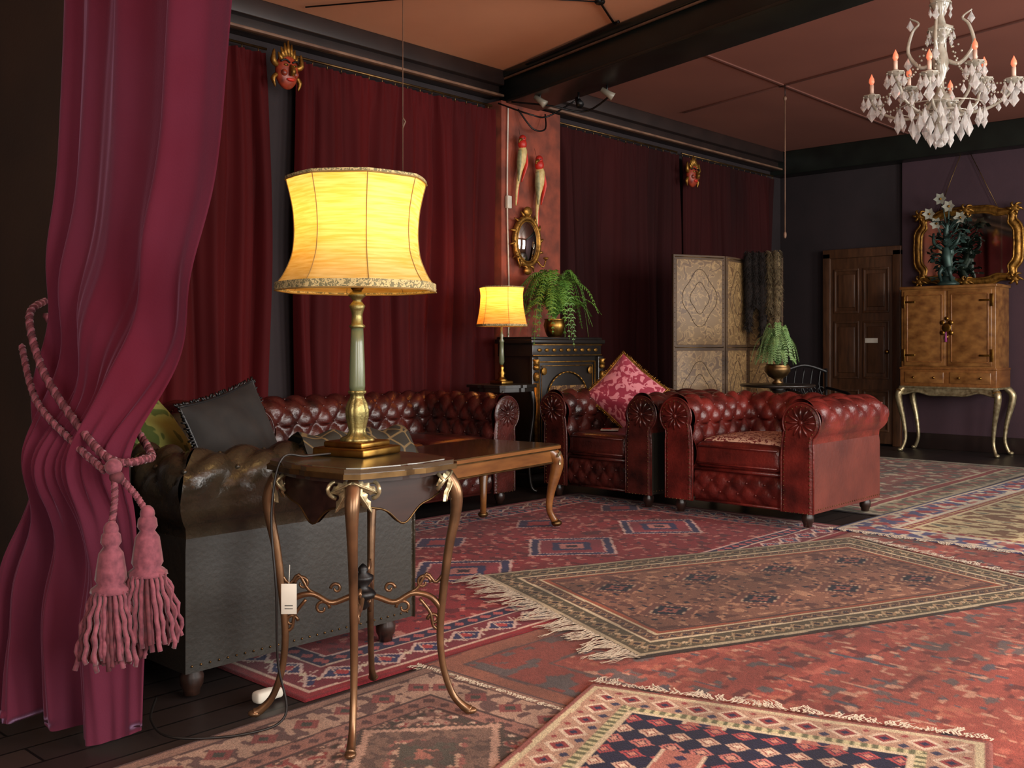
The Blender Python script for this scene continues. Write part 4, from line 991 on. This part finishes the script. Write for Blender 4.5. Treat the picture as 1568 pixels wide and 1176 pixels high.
def p_tan(X,Y,L_,W_):
    C,d,s_=base(X,Y,L_,W_,(136,88,66),[(0,.012,(60,50,44)),(.012,.032,(190,174,138)),(.032,.13,(88,78,54)),(.13,.145,(216,198,158)),(.145,.20,(108,74,54)),(.20,.214,(214,196,154)),(.214,.235,(164,80,48))])
    b_=(d>.032)&(d<.13); put(C,b_&dia(s_,d,.09,.081,.036),(150,120,84)); put(C,b_&dia(s_,d,.09,.081,.018),(46,34,36)); put(C,b_&dia(s_+.045,d,.09,.081,.014),(206,180,140)); put(C,b_&(np.abs(d-.081-.036*(tri(s_/.09)*2-1))<.004),(180,160,120))
    b2=(d>.145)&(d<.20); put(C,b2&dia(s_,d,.05,.172,.018),(48,42,52)); put(C,b2&(np.abs(d-.172-.014*(tri(s_/.05)*2-1))<.004),(180,144,104))
    f=d>.235
    put(C,f&(vn(np.abs(X)*26,np.abs(Y)*26,3)>.68),(98,56,46)); put(C,f&(vn(np.abs(X)*34,np.abs(Y)*34,5)>.78),(180,130,96))
    put(C,f&dia(X,Y,.16,0.0,.02),(80,50,50)); put(C,f&dia(X,fr1(Y/.1)*.1-.05,.1,0,.012),(70,44,46)); put(C,f&dia(X+.05,fr1(Y/.1+.5)*.1-.05,.1,0,.009),(196,146,110))
    put(C,f&(d<.25),(86,54,48))
    for cx in (-.66,-.22,.22,.66):
        for cy in (-.21,.21):
            med(C,X,Y,cx,cy,.17,.13,[(1.,(190,134,98)),(.93,(112,66,54)),(.62,(190,156,124)),(.56,(22,21,38)),(.30,(146,80,66)),(.14,(22,21,38))])
            put(C,f&(np.abs(np.abs(X-cx)-.13)<.014)&(np.abs(np.abs(Y-cy)-.085)<.012),(26,24,42))
            put(C,f&(np.abs(np.abs(X-cx)-.06)<.008)&(np.abs(np.abs(Y-cy)-.10)<.02),(26,24,42))
    return C
def p_red(X,Y,L_,W_):
    C,d,s_=base(X,Y,L_,W_,(146,30,36),[(0,.02,(120,26,34)),(.02,.05,(146,30,36)),(.05,.062,(206,172,150)),(.062,.22,(122,36,48)),(.22,.232,(206,176,156)),(.232,.30,(40,33,68)),(.30,.312,(206,168,156))])
    b_=(d>.062)&(d<.22); put(C,b_&dia(s_,d,.19,.14,.09,.07),(206,172,160)); put(C,b_&dia(s_,d,.19,.14,.07,.055),(46,46,92)); put(C,b_&dia(s_,d,.19,.14,.03),(180,56,56)); put(C,b_&(np.abs(d-.14-.05*(tri(s_/.095)*2-1))<.006),(206,176,160)); put(C,b_&dia(s_+.095,d,.19,.14,.018),(210,190,160))
    b2=(d>.232)&(d<.30); put(C,b2&dia(s_,d,.07,.266,.026),(176,80,80)); 
    f=d>.312
    put(C,f&(vn(np.abs(X)*22,np.abs(Y)*22,7)>.72),(106,18,28)); put(C,f&(vn(np.abs(X)*30,np.abs(Y)*30,9)>.80),(196,120,104)); put(C,f&dia(X+.06,fr1(Y/.12)*.12-.06,.12,0,.016),(196,100,92)); put(C,f&dia(X,fr1(Y/.12+.5)*.12-.06,.12,0,.012),(50,32,60))
    for cx in (-1.2,-.4,.4,1.2):
        med(C,X,Y,cx,-.16,.34,.30,[(1.,(216,176,164)),(.94,(50,45,90)),(.78,(210,160,150)),(.73,(150,46,60)),(.45,(46,42,90)),(.28,(196,120,110)),(.14,(56,24,42))])
        med(C,X,Y,cx+.4,.42,.2,.16,[(1.,(206,160,150)),(.9,(62,42,80)),(.5,(166,52,54))])
    return C
def p_pink(X,Y,L_,W_):
    C,d,s_=base(X,Y,L_,W_,(172,132,112),[(0,.015,(90,60,56)),(.015,.05,(150,110,92)),(.05,.06,(90,60,54)),(.06,.2,(184,146,122)),(.2,.21,(84,58,54)),(.21,.27,(160,108,92)),(.27,.28,(84,58,54))])
    put(C,(d>.06)&(d<.2)&(vn(s_*42,d*42,4)>.60),(108,76,70)); put(C,(d>.06)&(d<.2)&dia(s_,d,.14,.13,.045),(146,72,66)); put(C,(d>.06)&(d<.2)&dia(s_,d,.14,.13,.02),(72,68,58)); put(C,(d>.21)&(d<.27)&dia(s_,d,.06,.24,.02),(98,64,60))
    f=d>.28
    n_=vn(np.abs(X)*50,np.abs(Y)*50,2); put(C,f&(n_>.55),(122,82,72)); put(C,f&(n_>.70),(76,62,52)); put(C,f&(n_<.24),(150,68,62))
    q=.07; put(C,f&dia(X,fr1(Y/q)*q-q/2,q,0,.017),(96,66,56)); put(C,f&dia(X+q/2,fr1(Y/q+.5)*q-q/2,q,0,.012),(212,178,152)); put(C,f&dia(X,fr1(Y/q)*q-q/2,q,0,.007),(206,160,130))
    for cx in (-.5,.5):
        med(C,X,Y,cx,.50,.30,.26,[(1.,(84,66,56)),(.93,(190,148,124)),(.82,(126,96,80)),(.5,(160,96,84)),(.44,(196,156,128)),(.38,(88,80,68)),(.15,(170,106,88))])
        put(C,f&((np.abs(X-cx)/.246+np.abs(Y-.5)/.213)<1)&(n_>.55),(100,76,66))
    return C
def p_worn(X,Y,L_,W_):
    C,d,s_=base(X,Y,L_,W_,(154,66,54),[(0,.02,(96,46,42)),(.02,.10,(142,86,66)),(.10,.115,(76,64,66)),(.115,.3,(138,60,50)),(.3,.315,(86,74,74))])
    put(C,(d>.115)&(d<.3)&(vn(s_*18,d*18,4)>.62),(84,82,84)); n_=vn(np.abs(X)*13,np.abs(Y)*13,11)+.5*vn(np.abs(X)*32,np.abs(Y)*32,12)
    f=d>.315; put(C,f&(n_>1.04),(88,84,86)); put(C,f&(n_<.42),(176,98,74)); put(C,f&(vn(np.abs(X)*34,np.abs(Y)*34,8)>.76),(182,92,74)); put(C,f&(vn(np.abs(X)*18,np.abs(Y)*34,9)>.78),(104,44,42)); put(C,f&(vn(np.abs(X)*40,np.abs(Y)*24,19)>.84),(200,150,122)); put(C,f&(vn(np.abs(X)*30,np.abs(Y)*18,23)>.86),(70,78,92))
    wr=vn(X*3,Y*3,20)[...,None]; C=C*(1-.3*wr)+np.array((158,92,72.))*.3*wr
    return C
def p_geo(X,Y,L_,W_):
    C,d,s_=base(X,Y,L_,W_,(30,28,58),[(0,.02,(150,84,74)),(.02,.04,(204,188,148)),(.04,.15,(182,142,116)),(.15,.18,(112,114,80)),(.18,.195,(216,198,160))])
    b_=(d>.04)&(d<.15); put(C,b_&dia(s_,d,.1,.095,.045),(218,194,166)); put(C,b_&dia(s_,d,.1,.095,.03),(150,56,56)); put(C,b_&dia(s_,d,.1,.095,.013),(36,36,72)); put(C,(d>.15)&(d<.18)&(tri(s_/.03)>.5),(206,196,146)); put(C,b_&dia(s_+.05,d,.1,.13,.016),(56,56,86)); put(C,b_&dia(s_+.05,d,.1,.06,.012),(150,60,60))
    f=d>.195; p=.078
    r=np.round(np.abs(fr1(X/p)-.5)*p/.006)*.006+np.round(np.abs(fr1(Y/p)-.5)*p/.006)*.006
    row=np.floor(X/p).astype(int)
    for lim,cs in ((.036,[(206,116,104),(204,166,140),(186,70,70)]),(.024,[(30,28,58),(136,42,48),(36,36,72)]),(.0125,[(216,150,126),(224,198,168),(206,124,104)])):
        for k in range(3): put(C,f&(r<lim)&((row%3)==k),cs[k])
    bx=(np.abs(fr1(Y/.312)-.5)*.312<.062)&(np.abs(fr1(X/.39+.5)-.5)*.39<.10)
    put(C,f&bx,(190,112,96)); put(C,f&bx&dia(X,fr1(Y/.312)*.312-.156,.05,0,.02),(56,44,82)); put(C,f&bx&(np.abs(fr1(Y/.312)-.5)*.312>.052),(220,192,162))
    return C
def p_cream(X,Y,L_,W_):
    C,d,s_=base(X,Y,L_,W_,(200,184,134),[(0,.03,(60,66,110)),(.03,.05,(206,190,160)),(.05,.25,(76,80,122)),(.25,.28,(206,196,170)),(.28,.34,(146,58,58)),(.34,.36,(210,196,150))])
    b_=(d>.05)&(d<.25); put(C,b_&(vn(s_*18,d*18,6)>.6),(180,110,100)); put(C,b_&(vn(s_*26,d*26,9)>.66),(206,196,170)); put(C,b_&dia(s_,d,.2,.15,.06),(164,60,62)); put(C,(d>.28)&(d<.34)&dia(s_,d,.06,.31,.02),(206,180,120))
    f=d>.36; n_=vn(np.abs(X)*24+2*vn(X*6,Y*6,1),np.abs(Y)*13,14); put(C,f&(n_>.60),(124,86,54)); put(C,f&(n_<.2),(104,104,84)); return C
def p_green(X,Y,L_,W_):
    C,d,s_=base(X,Y,L_,W_,(146,84,74),[(0,.02,(60,50,50)),(.02,.06,(160,150,124)),(.06,.22,(104,98,78)),(.22,.24,(196,186,150)),(.24,.3,(146,60,56)),(.3,.315,(196,186,150))])
    b_=(d>.06)&(d<.22); put(C,b_&(vn(s_*20,d*20,6)>.58),(166,152,118)); put(C,b_&dia(s_,d,.16,.14,.05),(146,80,70)); f=d>.315
    put(C,f&(vn(np.abs(X)*14,np.abs(Y)*14,16)>.62),(104,96,84)); put(C,f&(vn(np.abs(X)*20,np.abs(Y)*20,18)>.74),(196,178,148)); return C
rug('red_medallion_rug',(3.75,3.56),0,3.9,2.12,.0075,.001,p_red,(0,0),seed=1)
rug('worn_red_rug',(4.1,.85),0,3.7,3.3,.010,.0045,p_worn,(.04,0),seed=2)
rug('faded_pink_rug',(1.28,1.42),math.radians(1),2.05,2.05,.006,.008,p_pink,(0,0),seed=3)
rug('tan_medallion_rug',(4.06,2.20),math.radians(-22.5),2.20,1.36,.006,.0125,p_tan,(.16,.10),seed=4,gain=.95)
rug('geometric_navy_rug',(1.79,1.14),math.radians(18),1.8,1.12,.0055,.0155,p_geo,(0,.07),seed=5)
rug('cream_floral_rug',(7.46,1.62),math.radians(-1.5),3.9,1.90,.011,.009,p_cream,(.04,0),seed=6)
rug('green_border_rug',(7.85,3.60),0,3.3,2.10,.012,.0025,p_green,(0,0),seed=7)
a=Acc('white_power_adapter',(*rc(-.73,3.00),.0)); a.rbox((0,0,.03),(.07,.04,.035),.012,'white'); a.rbox((.05,.02,.022),(.04,.04,.03),.01,'white'); a.build()

# ---------------------------------------------------------------- lights
def area(name,loc,sx,sy,E,col,rot):
    l=bpy.data.lights.new(name,'AREA'); l.shape='RECTANGLE'; l.size=sx; l.size_y=sy; l.energy=E; l.color=col
    o=bpy.data.objects.new(name,l); bpy.context.collection.objects.link(o); o.location=loc; o.rotation_euler=rot; return o
for w,E in zip(wins,(140,175,200,115)):  # daylight for the window wall; last lamp is added fill for the back wall
    area('window_and_fill_light',((w[0]+w[1])/2,YR+.02,1.88),w[1]-w[0]-.1,2.0,E,(1,.955,.90),(math.radians(90),0,0))
area('window_and_fill_light',(XR+.02,(rw[0]+rw[1])/2,1.88),2.0,2.0,100,(1,.955,.90),(math.radians(90),0,-math.radians(90)))  # added fill lamp behind the camera, brightens the fronts of things
wd_=bpy.data.worlds.new('world'); bpy.context.scene.world=wd_; wd_.use_nodes=True
wd_.node_tree.nodes['Background'].inputs[0].default_value=(.75,.85,1,1); wd_.node_tree.nodes['Background'].inputs[1].default_value=.6

cam=bpy.data.cameras.new('camera'); co=bpy.data.objects.new('camera',cam); bpy.context.collection.objects.link(co)
co.location=(0,0,1.06); co.rotation_euler=(pi/2,0,-math.atan2(SA,CA)); cam.sensor_width=36; cam.lens=35.77; cam.shift_y=-58/1568; cam.clip_start=.02
bpy.context.scene.camera=co
try: bpy.context.scene.view_settings.view_transform='Standard'
except Exception as e: print(e)
